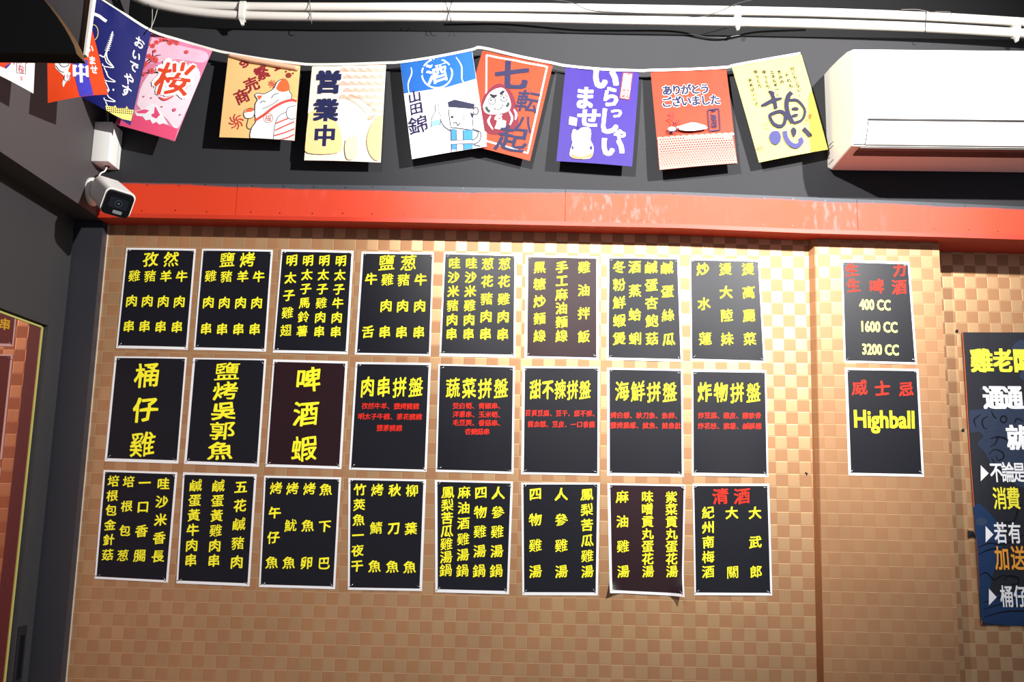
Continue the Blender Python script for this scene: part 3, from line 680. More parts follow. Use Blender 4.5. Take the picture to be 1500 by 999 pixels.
def art_open(S):
    PK = (232, 150, 120)
    for j in range(9):
        for i in range(10):
            x = 600+i*42+(21 if j % 2 else 0)-20; y = 165+j*36
            if x > 940 or (x < 720 and j > 0) or (j > 5 and x < 860) or x < 566: continue
            for rr in (20, 13, 6): S.line([(x+rr*math.cos(t), y-rr*math.sin(t)) for t in [math.pi*k/6 for k in range(7)]], 2.2, PK)
    S.blob([(545,420),(600,405),(690,470),(720,560),(700,625),(540,625),(530,560)], (250, 214, 150)); S.blob([(935,425),(880,470),(850,560),(870,640),(920,650)], (248, 206, 140))
    S.blob([(740,560),(790,540),(800,640),(750,660),(735,610)], (250, 226, 180))
    for c in ([(745,340),(800,370),(850,420)],[(760,320),(830,350),(895,405)],[(855,455),(880,445),(895,425)]): S.curve(c, 3, (214, 160, 130))
    S.text('営', 650, 258, 112, NAVY, 'heavy', ax=1.08); S.text('業', 637, 408, 108, NAVY, 'heavy', ax=1.08); S.text('中', 630, 540, 100, NAVY, 'heavy', ax=1.05)
flag([(457.4,94.8),(565.5,93.4),(557.6,238),(445.6,234.8)], [0.1073, 0.1073, 0.114, 0.1163], (252, 238, 224), 'cream flag with navy 営業中 written down its left side', FA, art_open, a=.003)
def art_sake(S):
    BL = (30, 110, 206)
    S.poly([(24,168),(441,96),(464,262),(300,312),(45,348)], BL)
    S.ring(238, 231, 88, 86, 8, WHT, 28); S.text('酒', 240, 230, 112, WHT, 'brush')
    S.curve([(88,195),(92,230),(72,290),(76,345)], 7, WHT, taper=True); S.curve([(348,135),(380,190),(382,260),(396,292)], 7, WHT, taper=True)
    S.poly([(300,312),(464,262),(500,490),(480,500),(420,340)], (252, 226, 214))
    for t, y, s_ in (('山',368,62),('田',436,62),('錦',532,92)): S.text(t, 110+ (y-372)*.12, y, s_, (40, 32, 84), 'brush', ax=1.15)
    K = (60, 60, 80)
    S.blob([(205,545),(210,490),(228,455),(230,418),(248,418),(250,455),(262,490),(255,535),(232,545)], (236, 246, 250)); S.curve([(205,545),(210,490),(228,455),(230,418),(248,418),(250,455),(262,490),(255,535)], 3, K)
    S.poly([(208,510),(258,498),(254,533),(206,542)], (150, 205, 235))
    head = [(305,445),(440,450),(448,560),(380,552),(318,545)]
    S.poly(head, WHT); S.line(head, 4, K, closed=True)
    S.poly([(300,400),(340,385),(455,410),(452,445),(305,428)], (40, 42, 74)); S.poly([(310,430),(452,440),(450,462),(312,452)], WHT); S.poly([(430,455),(452,470),(446,492),(432,480)], (40, 42, 74))
    S.ell(326, 486, 9, 9, K); S.line([(400,478),(378,490),(398,500)], 4, K); S.curve([(330,522),(350,518),(358,535),(372,520)], 5, K)
    S.curve([(258,500),(280,540),(325,570)], 4, K); S.ring(462, 450, 15, 20, 4, K)
    S.poly([(322,552),(350,556),(352,672),(322,668)], (64, 150, 214)); S.poly([(388,560),(446,560),(446,665),(392,672)], (64, 150, 214)); S.line([(318,552),(322,690)], 4, K); S.line([(350,556),(352,680)], 3, K); S.line([(388,560),(392,680)], 3, K)
    S.poly([(318,620),(448,616),(448,636),(318,640)], WHT); S.line([(318,620),(448,616)], 3, K); S.line([(318,640),(448,636)], 3, K)
    S.curve([(446,556),(475,570),(468,600),(440,620)], 4, K); S.curve([(440,552),(490,572),(484,620),(450,640),(490,650)], 4, K)
def art_daruma(S):
    fr = [(524,124),(874,190),(762,690),(520,620)]
    S.line(fr, 9, WHT, closed=True)
    MA = (146, 36, 60)
    S.blob([(490,440),(505,370),(560,305),(610,292),(660,330),(690,390),(706,470),(702,540),(640,580),(560,585),(510,560),(495,500)], MA)
    S.blob([(503,420),(530,360),(570,325),(620,318),(650,360),(664,420),(640,455),(560,470),(515,455)], WHT)
    K = (40, 30, 50)
    for c in ([(542,352),(565,365),(585,358)],[(600,355),(612,345),(628,332)]): S.curve(c, 13, K, taper=True)
    S.ring(556, 392, 20, 20, 4, K); S.ell(550, 388, 6, 6, K); S.ring(624, 376, 20, 20, 4, K); S.ell(624, 372, 6, 6, K)
    S.curve([(520,425),(530,445),(545,455)], 12, (60, 80, 80)); S.curve([(650,400),(648,415),(636,425)], 12, (60, 80, 80)); S.curve([(560,435),(600,440),(622,410)], 4, K)
    for c in ([(548,478),(535,510),(560,555)],[(655,450),(672,490),(660,530)],[(682,440),(696,470),(690,500)]): S.curve(c, 12, WHT, taper=True)
    S.text('必', 594, 487, 38, WHT, 'bold'); S.text('勝', 606, 530, 52, WHT, 'bold')
    N2 = (46, 44, 92)
    S.text('七', 670, 245, 158, N2, 'heavy', rot=.22, ax=1.1); S.text('転', 760, 395, 118, N2, 'brush'); S.text('八', 742, 525, 90, N2, 'brush'); S.text('起', 672, 615, 135, N2, 'brush', ax=1.15)
flag([(706.7,74),(810,95),(776.3,235.7),(668,208)], [0.1073, 0.1073, 0.1096, 0.1073], (232, 86, 44), 'red flag with a round daruma doll and navy 七転八起', FB, art_daruma, a=.003, b=.003, g=.42)
flag([(586.3,93),(691.5,74.6),(713,214.7),(603.6,233)], [0.1083, 0.1101, 0.1172, 0.1154], (250, 246, 244), 'blue and white flag with circled 酒 and a winking cook', FB, art_sake, a=.003, b=.004, g=.55)
def art_irash(S):
    for t, x, y, s_, a_ in (('い',455,295,175,1.15),('ら',497,440,150,.85),('っ',540,555,95,1),('し',480,630,190,.8),('ゃ',568,725,100,1),('い',510,825,150,1.2),('ま',297,450,165,.85),('せ',330,605,140,1.15)):
        S.text(t, x, y, s_, WHT, 'heavy', ax=a_)
    RD = (232, 92, 80)
    S.poly([(590,245),(668,252),(640,462),(562,450)], RD); S.line([(600,258),(656,263),(630,450),(575,442)], 5, WHT, closed=True)
    for t, y in (('営',298),('業',355),('中',415)): S.text(t, 626-(y-298)*.12, y, 54, WHT, 'heavy')
    S.poly([(180,592),(238,605),(232,664),(174,652)], WHT); S.text('招', 206, 628, 48, (70, 60, 120), 'thin')
    S.blob([(185,850),(200,790),(195,740),(210,690),(245,700),(270,680),(330,680),(345,720),(340,770),(362,820),(358,880),(330,912),(230,912),(185,890)], WHT)
    S.blob([(185,870),(270,895),(356,870),(345,905),(270,915),(200,905)], (250, 180, 130)); S.curve([(225,768),(260,785),(310,790)], 5, (210, 60, 80))
    S.ring(245, 690, 14, 20, 5, (80, 60, 150)); S.curve([(195,700),(205,740),(200,790),(190,830)], 4, (80, 60, 150)); S.curve([(290,800),(255,830),(250,880)], 3, (80, 60, 150)); S.ell(345, 832, 12, 16, (80, 60, 150)); S.ell(203, 830, 9, 16, (80, 60, 150))
flag([(828.5,98),(936.5,105),(926,244),(815,236)], [0.1073, 0.1073, 0.1163, 0.1172], (86, 62, 190), 'purple flag with big white いらっしゃいませ', FU, art_irash, a=.003, b=.005, g=.36)
def art_ari(S):
    for st, c in (('outline', WHT), ('heavy', (40, 42, 92))):
        for i, t in enumerate('ありがとう'): S.text(t, 275+i*49, 300-i*2, 50, c, st)
        for i, t in enumerate('ございました'): S.text(t, 272+i*50.5, 364-i*2.6, 50, c, st)
    S.line([(486,405),(544,397),(551,508),(494,515)], 3.5, (60, 50, 100), closed=True)
    for t, x, y in (('ご',514,421),('来',517,450),('店',520,481)): S.text(t, x, y, 30, (60, 50, 100), 'bold')
    S.poly([(225,556),(400,548),(612,530),(641,678),(234,714)], (226, 176, 164))
    for i in range(13):
        S.ell(238+i*31, 553-i*2.0, 17, 9, (226, 176, 164), 10)
    for j in range(12):
        for i in range(30):
            x = 238+i*13.3+(6.6 if j % 2 else 0); y = 560+j*12.2-(x-230)*.06
            if x < 606+j*2.6 and y > 552 and x > 232: S.ell(x, y, 4.0-.13*j, 3.6-.13*j, (176, 34, 34), 6)
    S.blob([(320,500),(350,492),(400,478),(440,484),(478,498),(470,510),(400,520),(340,515)], WHT); S.curve([(320,505),(360,515),(430,512),(480,500)], 3, (60, 50, 100)); S.curve([(340,500),(400,484),(450,490)], 3, (60, 50, 100))
    S.ell(297, 510, 20, 11, WHT); S.line([(310,490),(322,462)], 3, (120, 30, 50)); S.line([(320,490),(334,466)], 3, (120, 30, 50)); S.curve([(285,430),(300,425),(298,445),(282,455),(300,465),(300,490)], 5, (190, 50, 60)); S.ell(297, 522, 22, 4, (60, 50, 100))
flag([(953,105),(1064,101),(1080,240),(966,250)], [0.1073, 0.1073, 0.114, 0.1185], (226, 82, 52), 'red flag with navy ありがとうございました and a tea tray', FC, art_ari, a=.003, g=.42)
def art_iko(S):
    I = (22, 22, 54)
    for t, x0, y0, x1, y1, s_ in (('何にもしない、',557,178,622,388,30),('それも',512,230,545,320,30),('きみの',450,205,472,288,30),('エネルギー。',390,208,440,385,30),('ゆっくり',325,205,357,328,32),('ゆっくり',257,202,292,322,32),('歩めばいいさ',212,272,262,468,28)):
        S.col(t, x0, y0, x1, y1, s_*1.05, (30, 26, 36), 'bold')
    # the large brushed character, drawn stroke by stroke
    S.curve([(360,365),(385,380),(408,385)], 21, I, taper=True); S.curve([(298,485),(340,470),(400,440),(470,425)], 22, I, taper=True); S.curve([(388,395),(405,440),(418,510)], 22, I)
    S.curve([(395,545),(370,570),(395,625),(440,650),(480,640),(495,580),(470,535),(430,535),(395,548)], 19, I)
    S.curve([(548,375),(520,410),(505,480),(520,560),(555,625)], 26, I); S.curve([(530,440),(590,440),(640,490),(655,540),(630,600),(560,628)], 15, I)
    S.curve([(545,512),(580,508),(605,515)], 17, I, taper=True); S.curve([(545,570),(580,562),(600,560)], 17, I, taper=True)
    S.blob([(362,735),(385,695),(435,690),(460,730),(450,780),(415,798),(375,775)], (58, 58, 112)); S.curve([(490,690),(500,745),(540,795),(590,808),(625,775),(612,745)], 26, (58, 58, 112)); S.blob([(538,680),(560,660),(585,680),(580,720),(560,738),(545,715)], I); S.curve([(640,668),(670,695),(698,730)], 24, I)
    for i, t in enumerate('IKOI'): S.text(t, 662+i*12, 615-i*24, 30, (236, 90, 60), 'bold', rot=1.1)
    S.ring(345, 645, 17, 20, 6, (240, 160, 110)); S.ell(335, 632, 8, 8, (236, 130, 90))
    S.text('吟', 300, 826, 44, (80, 80, 90), 'thin'); S.ring(272, 826, 6, 7, 3, (80, 80, 90))
flag([(1072,98),(1174,80),(1213,219),(1112,238)], [0.1073, 0.1051, 0.1118, 0.1118], (236, 218, 112), 'pale yellow flag with a large brushed 憩 beside the air conditioner', FY, art_iko, a=.004, b=.007, g=.78)
def art_sakura(S):
    S.blob([(640,700),(680,560),(800,430),(1000,440),(1060,520),(960,760),(900,860),(820,780),(700,760)], (250, 222, 232)); S.blob([(740,250),(900,300),(1100,350),(1080,420),(900,400),(700,420)], (246, 190, 212))
    S.poly([(520,770),(600,760),(700,790),(820,830),(910,860),(890,936),(740,905),(560,860),(470,790)], (232, 84, 124))
    S.poly([(625,745),(690,730),(740,697),(765,700),(800,750),(850,836),(815,825),(790,833),(770,815),(745,828),(730,800),(700,805),(680,780),(640,775)], (240, 238, 242)); S.poly([(630,748),(690,733),(725,740),(700,760),(650,760)], (232, 84, 124)); S.poly([(745,712),(768,720),(795,770),(770,795),(738,780)], (226, 80, 120)); S.poly([(742,705),(760,712),(755,760),(738,765)], (240, 238, 242))
    BR = (90, 40, 50)
    for c in ([(735,310),(780,285),(850,270),(920,280)],[(640,480),(700,420),(760,380),(800,370)],[(660,500),(720,490),(790,490),(830,480)],[(700,440),(740,400),(745,340)]): S.curve(c, 6, BR, taper=True)
    rnd = random.Random(3)
    for x, y, r_ in [(770,285,18),(800,270,16),(860,285,22),(890,265,18),(905,292,16),(745,310,18),(720,380,20),(755,400,26),(700,430,18),(680,455,18),(770,410,16),(740,480,22),(715,300,16),(700,330,14),(970,350,15),(760,345,12),(830,262,14),(690,500,14)]:
        for k in range(5):
            t = k*1.2566+x; S.ell(x+.55*r_*math.cos(t), y+.55*r_*math.sin(t), r_*.5, r_*.42, (226, 86, 84), 7)
        S.ell(x, y, r_*.2, r_*.2, (110, 30, 50), 5)
    for x, y in ((740,660),(810,718),(890,738),(660,590),(690,650),(640,660),(930,770)): S.ell(x, y, 6, 5, (220, 80, 110), 6)
    S.ell(892, 738, 12, 12, (232, 96, 130), 7); S.curve([(790,655),(830,672),(885,650)], 14, (226, 86, 84), taper=True); S.curve([(975,500),(985,560),(930,640)], 16, (236, 130, 120), taper=True)
    for st, c in (('outline', WHT), ('brush', (222, 74, 44))): S.text('桜', 885, 535, 212, c, st, rot=.12)
def art_oide(S):
    Y2 = (246, 226, 120)
    S.curve([(350,95),(385,110),(410,130),(432,145)], 20, WHT)
    S.ring(345, 220, 32, 52, 5, (214, 200, 110))
    for i, (t, x, y, s_) in enumerate((('お',652,290,72),('い',630,375,62),('で',612,448,66),('や',582,535,72),('す',562,612,74))): S.text(t, x, y, s_, WHT, 'brush', rot=-.1)
    S.line([(472,215),(460,270),(440,330),(430,360)], 9, WHT)
    for k in range(9):
        y = 235+k*13; x = 468-(k*4.2); S.line([(x-10-k*.6, y), (x+12+k*.6, y+3)], 4, WHT)
    S.curve([(430,350),(415,385),(385,372)], 8, WHT); S.curve([(430,355),(438,400),(475,450)], 8, WHT)
    for (x, y) in ((410,455),(420,550),(420,680)):
        S.curve([(x+10,y-70),(x+25,y-30),(x+70,y),(x+30,y-2),(x,y-10),(x-5,y-25)], 6, WHT); S.curve([(x+5,y),(x+20,y+35),(x+30,y+60)], 6, WHT)
    S.line([(438,620),(440,600)], 14, WHT); S.line([(478,610),(476,598)], 10, WHT)
    S.poly([(425,708),(480,715),(490,705),(500,722),(560,725),(568,710),(578,728),(615,735),(598,806),(540,795),(430,745)], Y2)
    for j in range(3):
        for i in range(13): S.poly([(436+i*13.5, 716+j*13+i*1.2), (444+i*13.5, 717+j*13+i*1.2), (442+i*13.5, 724+j*13+i*1.2), (435+i*13.5, 723+j*13+i*1.2)], (40, 40, 60))
flag([(220.7,48.9),(311,73.8),(256,207),(168,182)], [0.1517, 0.1331, 0.1362, 0.1455], (238, 142, 178), 'pink flag with red 桜, cherry blossom and a snowy mountain', FL, art_sakura, a=.003, b=.008)
flag([(128,-14),(222,45.5),(191,184),(112,138)], [0.265, 0.17, 0.18, 0.235], (24, 28, 104), 'indigo flag with white おいでやす and pagoda line drawing', FL, art_oide, a=.008, b=.006)
def art_naka(S):
    S.poly([(632,196),(770,196),(775,330),(832,556),(700,578),(640,330)], (66, 60, 176))
    S.text('中', 703, 312, 176, WHT, 'heavy', rot=-.12, ax=.82)
    S.blob([(485,205),(520,190),(600,200),(608,240),(590,300),(610,320),(600,380),(570,400),(552,438),(545,395),(560,350),(520,300),(490,260)], WHT)
    S.ring(560, 220, 40, 40, 5, (60, 40, 70)); S.curve([(490,240),(520,290),(555,310)], 5, (60, 40, 70)); S.curve([(560,330),(560,380),(590,385),(610,330)], 4, (60, 40, 70)); S.ell(585, 345, 10, 20, (244, 170, 180))
    for t, x, y in (('い',800,90),('ま',820,200),('せ',836,282)): S.text(t, x, y, 74, WHT, 'bold', rot=-.12)
flag([(66,-8),(120.5,-8),(158.6,138.5),(70,151)], [0.5, 0.41, 0.45, 0.51], (232, 74, 34), 'orange-red flag with a blue band and white 中 behind the board', FM, art_naka, a=.016, b=.006)
def art_white(S):
    S.poly([(-40,180),(55,180),(68,205),(20,250),(-40,225)], (226, 66, 40)); S.poly([(5,232),(62,200),(66,208),(22,252)], (50, 50, 140))
    S.line([(122,190),(212,200),(215,300),(125,290)], 3, (90, 50, 60), closed=True); S.text('桜', 168, 258, 66, (190, 70, 90), 'thin'); S.text('の', 150, 196, 40, (150, 60, 80), 'thin')
    for x, y in ((225,200),(95,205),(170,330),(175,350),(110,190)): S.ell(x, y, 11, 10, (240, 140, 150), 6)
flag([(-45,-60),(52,-10),(49,137),(-45,90)], [0.82, 0.6, 0.6, 0.82], (240, 238, 236), 'white flag with a small red 桜 seal at the left edge', FM, art_white, a=.004)
# tape that carries the flags
tpts = [(-30, -75, 0.86), (52, -12, 0.6), (66, -9, 0.5), (112, -24, 0.30), (128, -14, 0.268), (175, 16, 0.218), (222, 45.5, 0.17), (266, 60, 0.1252), (311, 73, 0.1163), (333, 78, 0.1145), (385, 87, 0.1136), (437, 93.5, 0.1127), (457, 95, 0.1083), (510, 94.5, 0.1078), (566, 92.5, 0.1078), (587, 91.5, 0.1087), (640, 83.5, 0.1096), (690, 73.5, 0.1105), (706, 70.5, 0.1109), (760, 83, 0.1087), (810, 93, 0.1078), (830, 97, 0.1078), (883, 102, 0.1078), (937, 104, 0.1078), (953, 103.5, 0.1078), (1010, 102, 0.1078), (1064, 99, 0.1078), (1074, 96.5, 0.1078), (1120, 88, 0.1073), (1172, 79, 0.1056)]
pp = spline([at(x, y, Y+.002) for x, y, Y in tpts], 4)
vs = []; fs = []
for i, p in enumerate(pp):
    gap = 0
    tw = .0048 if i > 20 else .0032
    for dz, dy in ((tw, -.001), (-tw*.7, -.0022), (-tw*.7, .0016), (tw, .0004)): vs.append(p+Vector((0, dy, dz)))
for i in range(len(pp)-1):
    for k in range(4): fs.append((4*i+k, 4*i+(k+1) % 4, 4*i+4+(k+1) % 4, 4*i+4+k))
fs += [(3, 2, 1, 0), tuple(4*(len(pp)-1)+k for k in range(4))]
tag(mesh('bunting_tape', vs, fs, M_TAPE), 'thin white fabric tape carrying the row of printed flags', 'bunting tape')
tie = empty('hanging_string', label='thin white string tying the flag tape to the conduit', cat='string')
for x0, x1 in ((221, 223), (219, 232)):
    tube('strand', spline([at(x0, 46, .2), at((x0+x1)/2+1, 28, .16), at(x1, 8, .12)], 4), .0008, M_TAPE, tie, sides=5)

# ------------------------------------------------------------------ conduits along the top
M_COND = mat('white_corrugated', srgb(226, 220, 212), .45, .5)
def conduit(path, label):
    pts = spline([at(*p) for p in path], 60); out = [pts[0]]; acc = 0; step = .0021
    for a, b in zip(pts, pts[1:]):
        L_ = (b-a).length; 
        while acc+L_ >= step:
            t = (step-acc)/L_; a = a.lerp(b, t); out.append(a); L_ = (b-a).length; acc = 0
        acc += L_
    rads = [.0132 if i % 2 else .0120 for i in range(len(out))]
    tube('conduit', out, rads, M_COND, sides=12, label=label, cat='conduit', group='corrugated conduits along the wall')
Yc = YF+.05
conduit([(205,-14,Yc+.01),(222,-8,Yc+.01),(260,5,Yc),(352,9.5,Yc),(480,10.5,Yc),(600,10.5,Yc),(760,11,Yc),(900,13,Yc),(1050,15.5,Yc),(1200,18.5,Yc),(1350,24,Yc),(1480,31.5,Yc),(1640,42,Yc)], 'upper white corrugated conduit running below the black ceiling')
conduit([(160,-18,Yc+.02),(190,-8,Yc+.015),(222,5,Yc+.012),(280,16.5,Yc+.005),(352,22.5,Yc+.003),(480,25,Yc+.003),(600,25,Yc+.003),(760,26.5,Yc+.003),(900,29.5,Yc+.003),(1050,32,Yc+.003),(1200,35,Yc+.003),(1350,40,Yc+.003),(1480,47.5,Yc+.003),(1640,58,Yc+.003)], 'lower white corrugated conduit nearest the flags')
def clamp(px, yc, lab):
    r_ = empty('conduit_clamp', label=lab, cat='clamp', group='white clamps holding the conduits')
    c = at(px, yc, Yc+.003); R_ = .0165
    vs = []; fs = []
    prof = [(-R_, 0)]+[]
    loop = [(R_*math.cos(t), .0145+R_*math.sin(t)) for t in [math.pi*k/8 for k in range(9)]]+[(R_*math.cos(t), -.0145+R_*math.sin(t)) for t in [math.pi+math.pi*k/8 for k in range(9)]]
    n = len(loop)
    for x in (-.0075, .0075):
        for a, z in loop: vs.append(c+Vector((x, -a, z)))
    for i in range(n): fs.append((i, (i+1) % n, n+(i+1) % n, n+i))
    fs += [tuple(range(n)), tuple(range(n, 2*n))[::-1]]
    mesh('clamp_band', vs, fs, M_TAPE, r_, smooth=False)
    mesh('band_end', [c+Vector(p) for p in ((-.006,-.010,-.030),(.006,-.010,-.030),(.005,-.004,-.041),(-.001,-.004,-.043),(-.006,.002,-.030),(.006,.002,-.030),(.005,.004,-.041),(-.001,.004,-.043))], [(0,1,2,3),(7,6,5,4),(0,4,5,1),(1,5,6,2),(2,6,7,3),(3,7,4,0)], M_TAPE, r_)
clamp(356, 17, 'white clamp band around the conduits above the cat flag')
clamp(1080, 24, 'white clamp band around the conduits left of the air conditioner')
clamp(1487, 41, 'white clamp band around the conduits over the air conditioner')
def loop_tie(px, y0, y1, lab, cross=False, m=None, sway=0):
    r_ = empty('cable_tie', label=lab, cat='cable tie', group='dark ties around the conduits')
    for s in ((-1, 1) if cross else (1,)):
        k = 5 if cross else 1.5
        tube('tie_strand', spline([at(px-s*k+sway, y0-3, Yc+.004), at(px-s*k*.8+sway, y0+2, Yc+.018), at(px, (y0+y1)/2, Yc+.019), at(px+s*k*.8-sway, y1-2, Yc+.019), at(px+s*k-sway, y1+3, Yc+.006)], 5), .0012, m or M_WIRE, r_, sides=6)
loop_tie(455, 3, 33, 'thin grey tie around the conduits above the cream flag', m=mat('grey_wire', srgb(110, 104, 100), .5))
loop_tie(657, 3, 33, 'black crossed wire tie above the blue and white flag', True)
loop_tie(1356, 17, 46, 'black wire tie around the conduits above the air conditioner', sway=2)
loop_tie(216, -2, 10, 'black tie at the far left end of the conduits')
tube('black_cable', spline([at(x, y, Y) for x, y, Y in ((790,-2,Yc+.01),(835,3,Yc+.02),(865,15,Yc+.026),(920,19,Yc+.027),(985,22,Yc+.027),(1025,24.5,Yc+.027),(1055,16,Yc+.025),(1080,5,Yc+.02),(1115,-3,Yc+.01))], 8), .0014, M_WIRE, sides=6, label='thin black cable drooping in front of the conduits', cat='cable')
tube('black_cable', spline([at(x, y, Y) for x, y, Y in ((650,36,YF+.004),(740,36,YF+.012),(840,44,YF+.014),(900,45,YF+.01),(985,46,YF+.01),(1050,56,YF+.01),(1110,47,YF+.006),(1180,44,YF+.004))], 8), .0028, M_WIRE, sides=6, label='thicker black cable sagging on the grey wall below the conduits', cat='cable')
tube('black_cable', spline([at(x, y, Y) for x, y, Y in ((1320,14,Yc+.014),(1345,14,Yc+.02),(1370,20,Yc+.022),(1388,25,Yc+.02),(1392,18,Yc+.016),(1370,17,Yc+.014))], 8), .0010, mat('grey_lead', srgb(90, 84, 86), .5), sides=6, label='small looped grey lead on the conduits above the air conditioner', cat='cable')

# ------------------------------------------------------------------ air conditioner
def aircon():
    X0 = at(1209, 150, YF).x; X1 = X0+.86
    root = empty('air_conditioner', label='white wall-mounted split air conditioner at the upper right', cat='air conditioner')
    prof_px = [(1206,110),(1216,98),(1228,86),(1239.5,76),(1248,72.5),(1250,90),(1251.5,130),(1252,175),(1250,196),(1247,214),(1232,231),(1217,249),(1213.5,246),(1212,201)]
    pr_ = []
    for x, y in prof_px:
        p = atx(x, y, X0); pr_.append([p.y, p.z])
    for i in (0, 12, 13): pr_[i][0] = -YF
    for p in pr_: p[0] = min(p[0], -YF)
    pr_.insert(0, [-YF, pr_[4][1]-.002]) if False else None
    n = len(pr_)
    bm = bmesh.new(); A = [bm.verts.new((X0, y, z)) for y, z in pr_]; B = [bm.verts.new((X1, y, z)) for y, z in pr_]
    bm.faces.new(A); bm.faces.new(B[::-1])
    for i in range(n): bm.faces.new((A[i], A[(i+1) % n], B[(i+1) % n], B[i]))
    bmesh.ops.recalc_face_normals(bm, faces=bm.faces)
    ed = [e for e in bm.edges if abs(e.verts[0].co.x-e.verts[1].co.x) < 1e-6 and min(e.verts[0].co.y, e.verts[1].co.y) < -YF-.01]
    bmesh.ops.bevel(bm, geom=ed, offset=.005, segments=3, profile=.5, affect='EDGES', clamp_overlap=True)
    me = bpy.data.meshes.new('housing'); bm.to_mesh(me); bm.free(); link('housing', me, M_WHITE2, root)
    yf = min(p[0] for p in pr_)
    print('AC', X0, pr_, yf)
    ztop, zp = pr_[4][1], pr_[7][1]; zbot = pr_[9][1]
    # front panel and louvre lie on the front of the housing
    def fy(z):
        for (ya, za), (yb_, zb_) in zip(pr_[4:9], pr_[5:10]):
            if zb_ <= z <= za: return lerp(yb_, ya, (z-zb_)/(za-zb_+1e-9))
        return yf
    def slab(name, x0, x1, za, zb_, th, m, bev=.002):
        zz = [lerp(zb_, za, k/6) for k in range(7)]
        v = [Vector((x, fy(z)-d, z)) for x in (x0, x1) for z in zz for d in (th, -.001)]
        bm = bmesh.new(); V = [bm.verts.new(p) for p in v]; q = lambda s, k, d: V[s*14+k*2+d]
        for k in range(6):
            for a, b_, c_, d_ in (((0,k,0),(1,k,0),(1,k+1,0),(0,k+1,0)), ((0,k,1),(0,k+1,1),(1,k+1,1),(1,k,1)), ((0,k,0),(0,k+1,0),(0,k+1,1),(0,k,1)), ((1,k,0),(1,k,1),(1,k+1,1),(1,k+1,0))):
                bm.faces.new([q(*a), q(*b_), q(*c_), q(*d_)])
        for k in (0, 6): bm.faces.new([q(0,k,0), q(0,k,1), q(1,k,1), q(1,k,0)])
        bmesh.ops.recalc_face_normals(bm, faces=bm.faces)
        me = bpy.data.meshes.new(name); bm.to_mesh(me); bm.free(); return link(name, me, m, root)
    slab('front_panel', X0+.003, X1-.003, ztop-.006, zp+.0018, .004, M_WHITE)
    xl = atx(1273, 180, X0).x
    xlv = at(1274, 190, -yf).x
    slab('front_trim', X0+.004, xlv-.0014, zp-.0012, zbot+.004, .003, M_WHITE)
    slab('seam_line', xlv-.002, X1-.055, zp+.002, zp-.005, .0008, mat('seam_dark', srgb(36, 32, 32), .7))
    slab('seam_line', xlv-.0018, xlv+.0018, zp-.001, zbot+.003, .0008, mat('seam_dark', srgb(36, 32, 32), .7))
    slab('louvre', xlv+.0012, X1-.06, zp-.0042, zbot+.003, .004, M_WHITE)
    # outlet slot under the louvre
    a, b_ = Vector((0, pr_[9][0], pr_[9][1])), Vector((0, pr_[11][0], pr_[11][1]))
    def under(t0, t1, d): return [a.lerp(b_, t0)+Vector((0, -.0, -d)), a.lerp(b_, t1)+Vector((0, 0, -d))]
    for nm, t0, t1, m, d in (('outlet_slot', .14, .34, mat('outlet_dark', srgb(30, 20, 20), .6), .0035), ('outlet_lip', .02, .15, mat('outlet_grey', srgb(70, 62, 60), .5), .0030)):
        p, q_ = under(t0, t1, d); vs = []
        for x in (xlv-.01, X1-.06):
            vs += [Vector((x, p.y, p.z)), Vector((x, q_.y, q_.z)), Vector((x, q_.y, q_.z+.004)), Vector((x, p.y, p.z+.004))]
        mesh(nm, vs, [(0,1,2,3),(7,6,5,4),(0,4,5,1),(1,5,6,2),(2,6,7,3),(3,7,4,0)], m, root)
    for x0_, y0_, x1_, y1_ in ((1214,214,1221,207),(1214,219,1221,213),(1213.5,233,1216,230),(1214,241,1221,233.5)):
        p, q_ = atx(x0_, y0_, X0), atx(x1_, y1_, X0)
        tube('side_slot', [p+Vector((-.0006, 0, 0)), q_+Vector((-.0006, 0, 0))], .0007, M_WIRE, root, sides=5)
aircon()

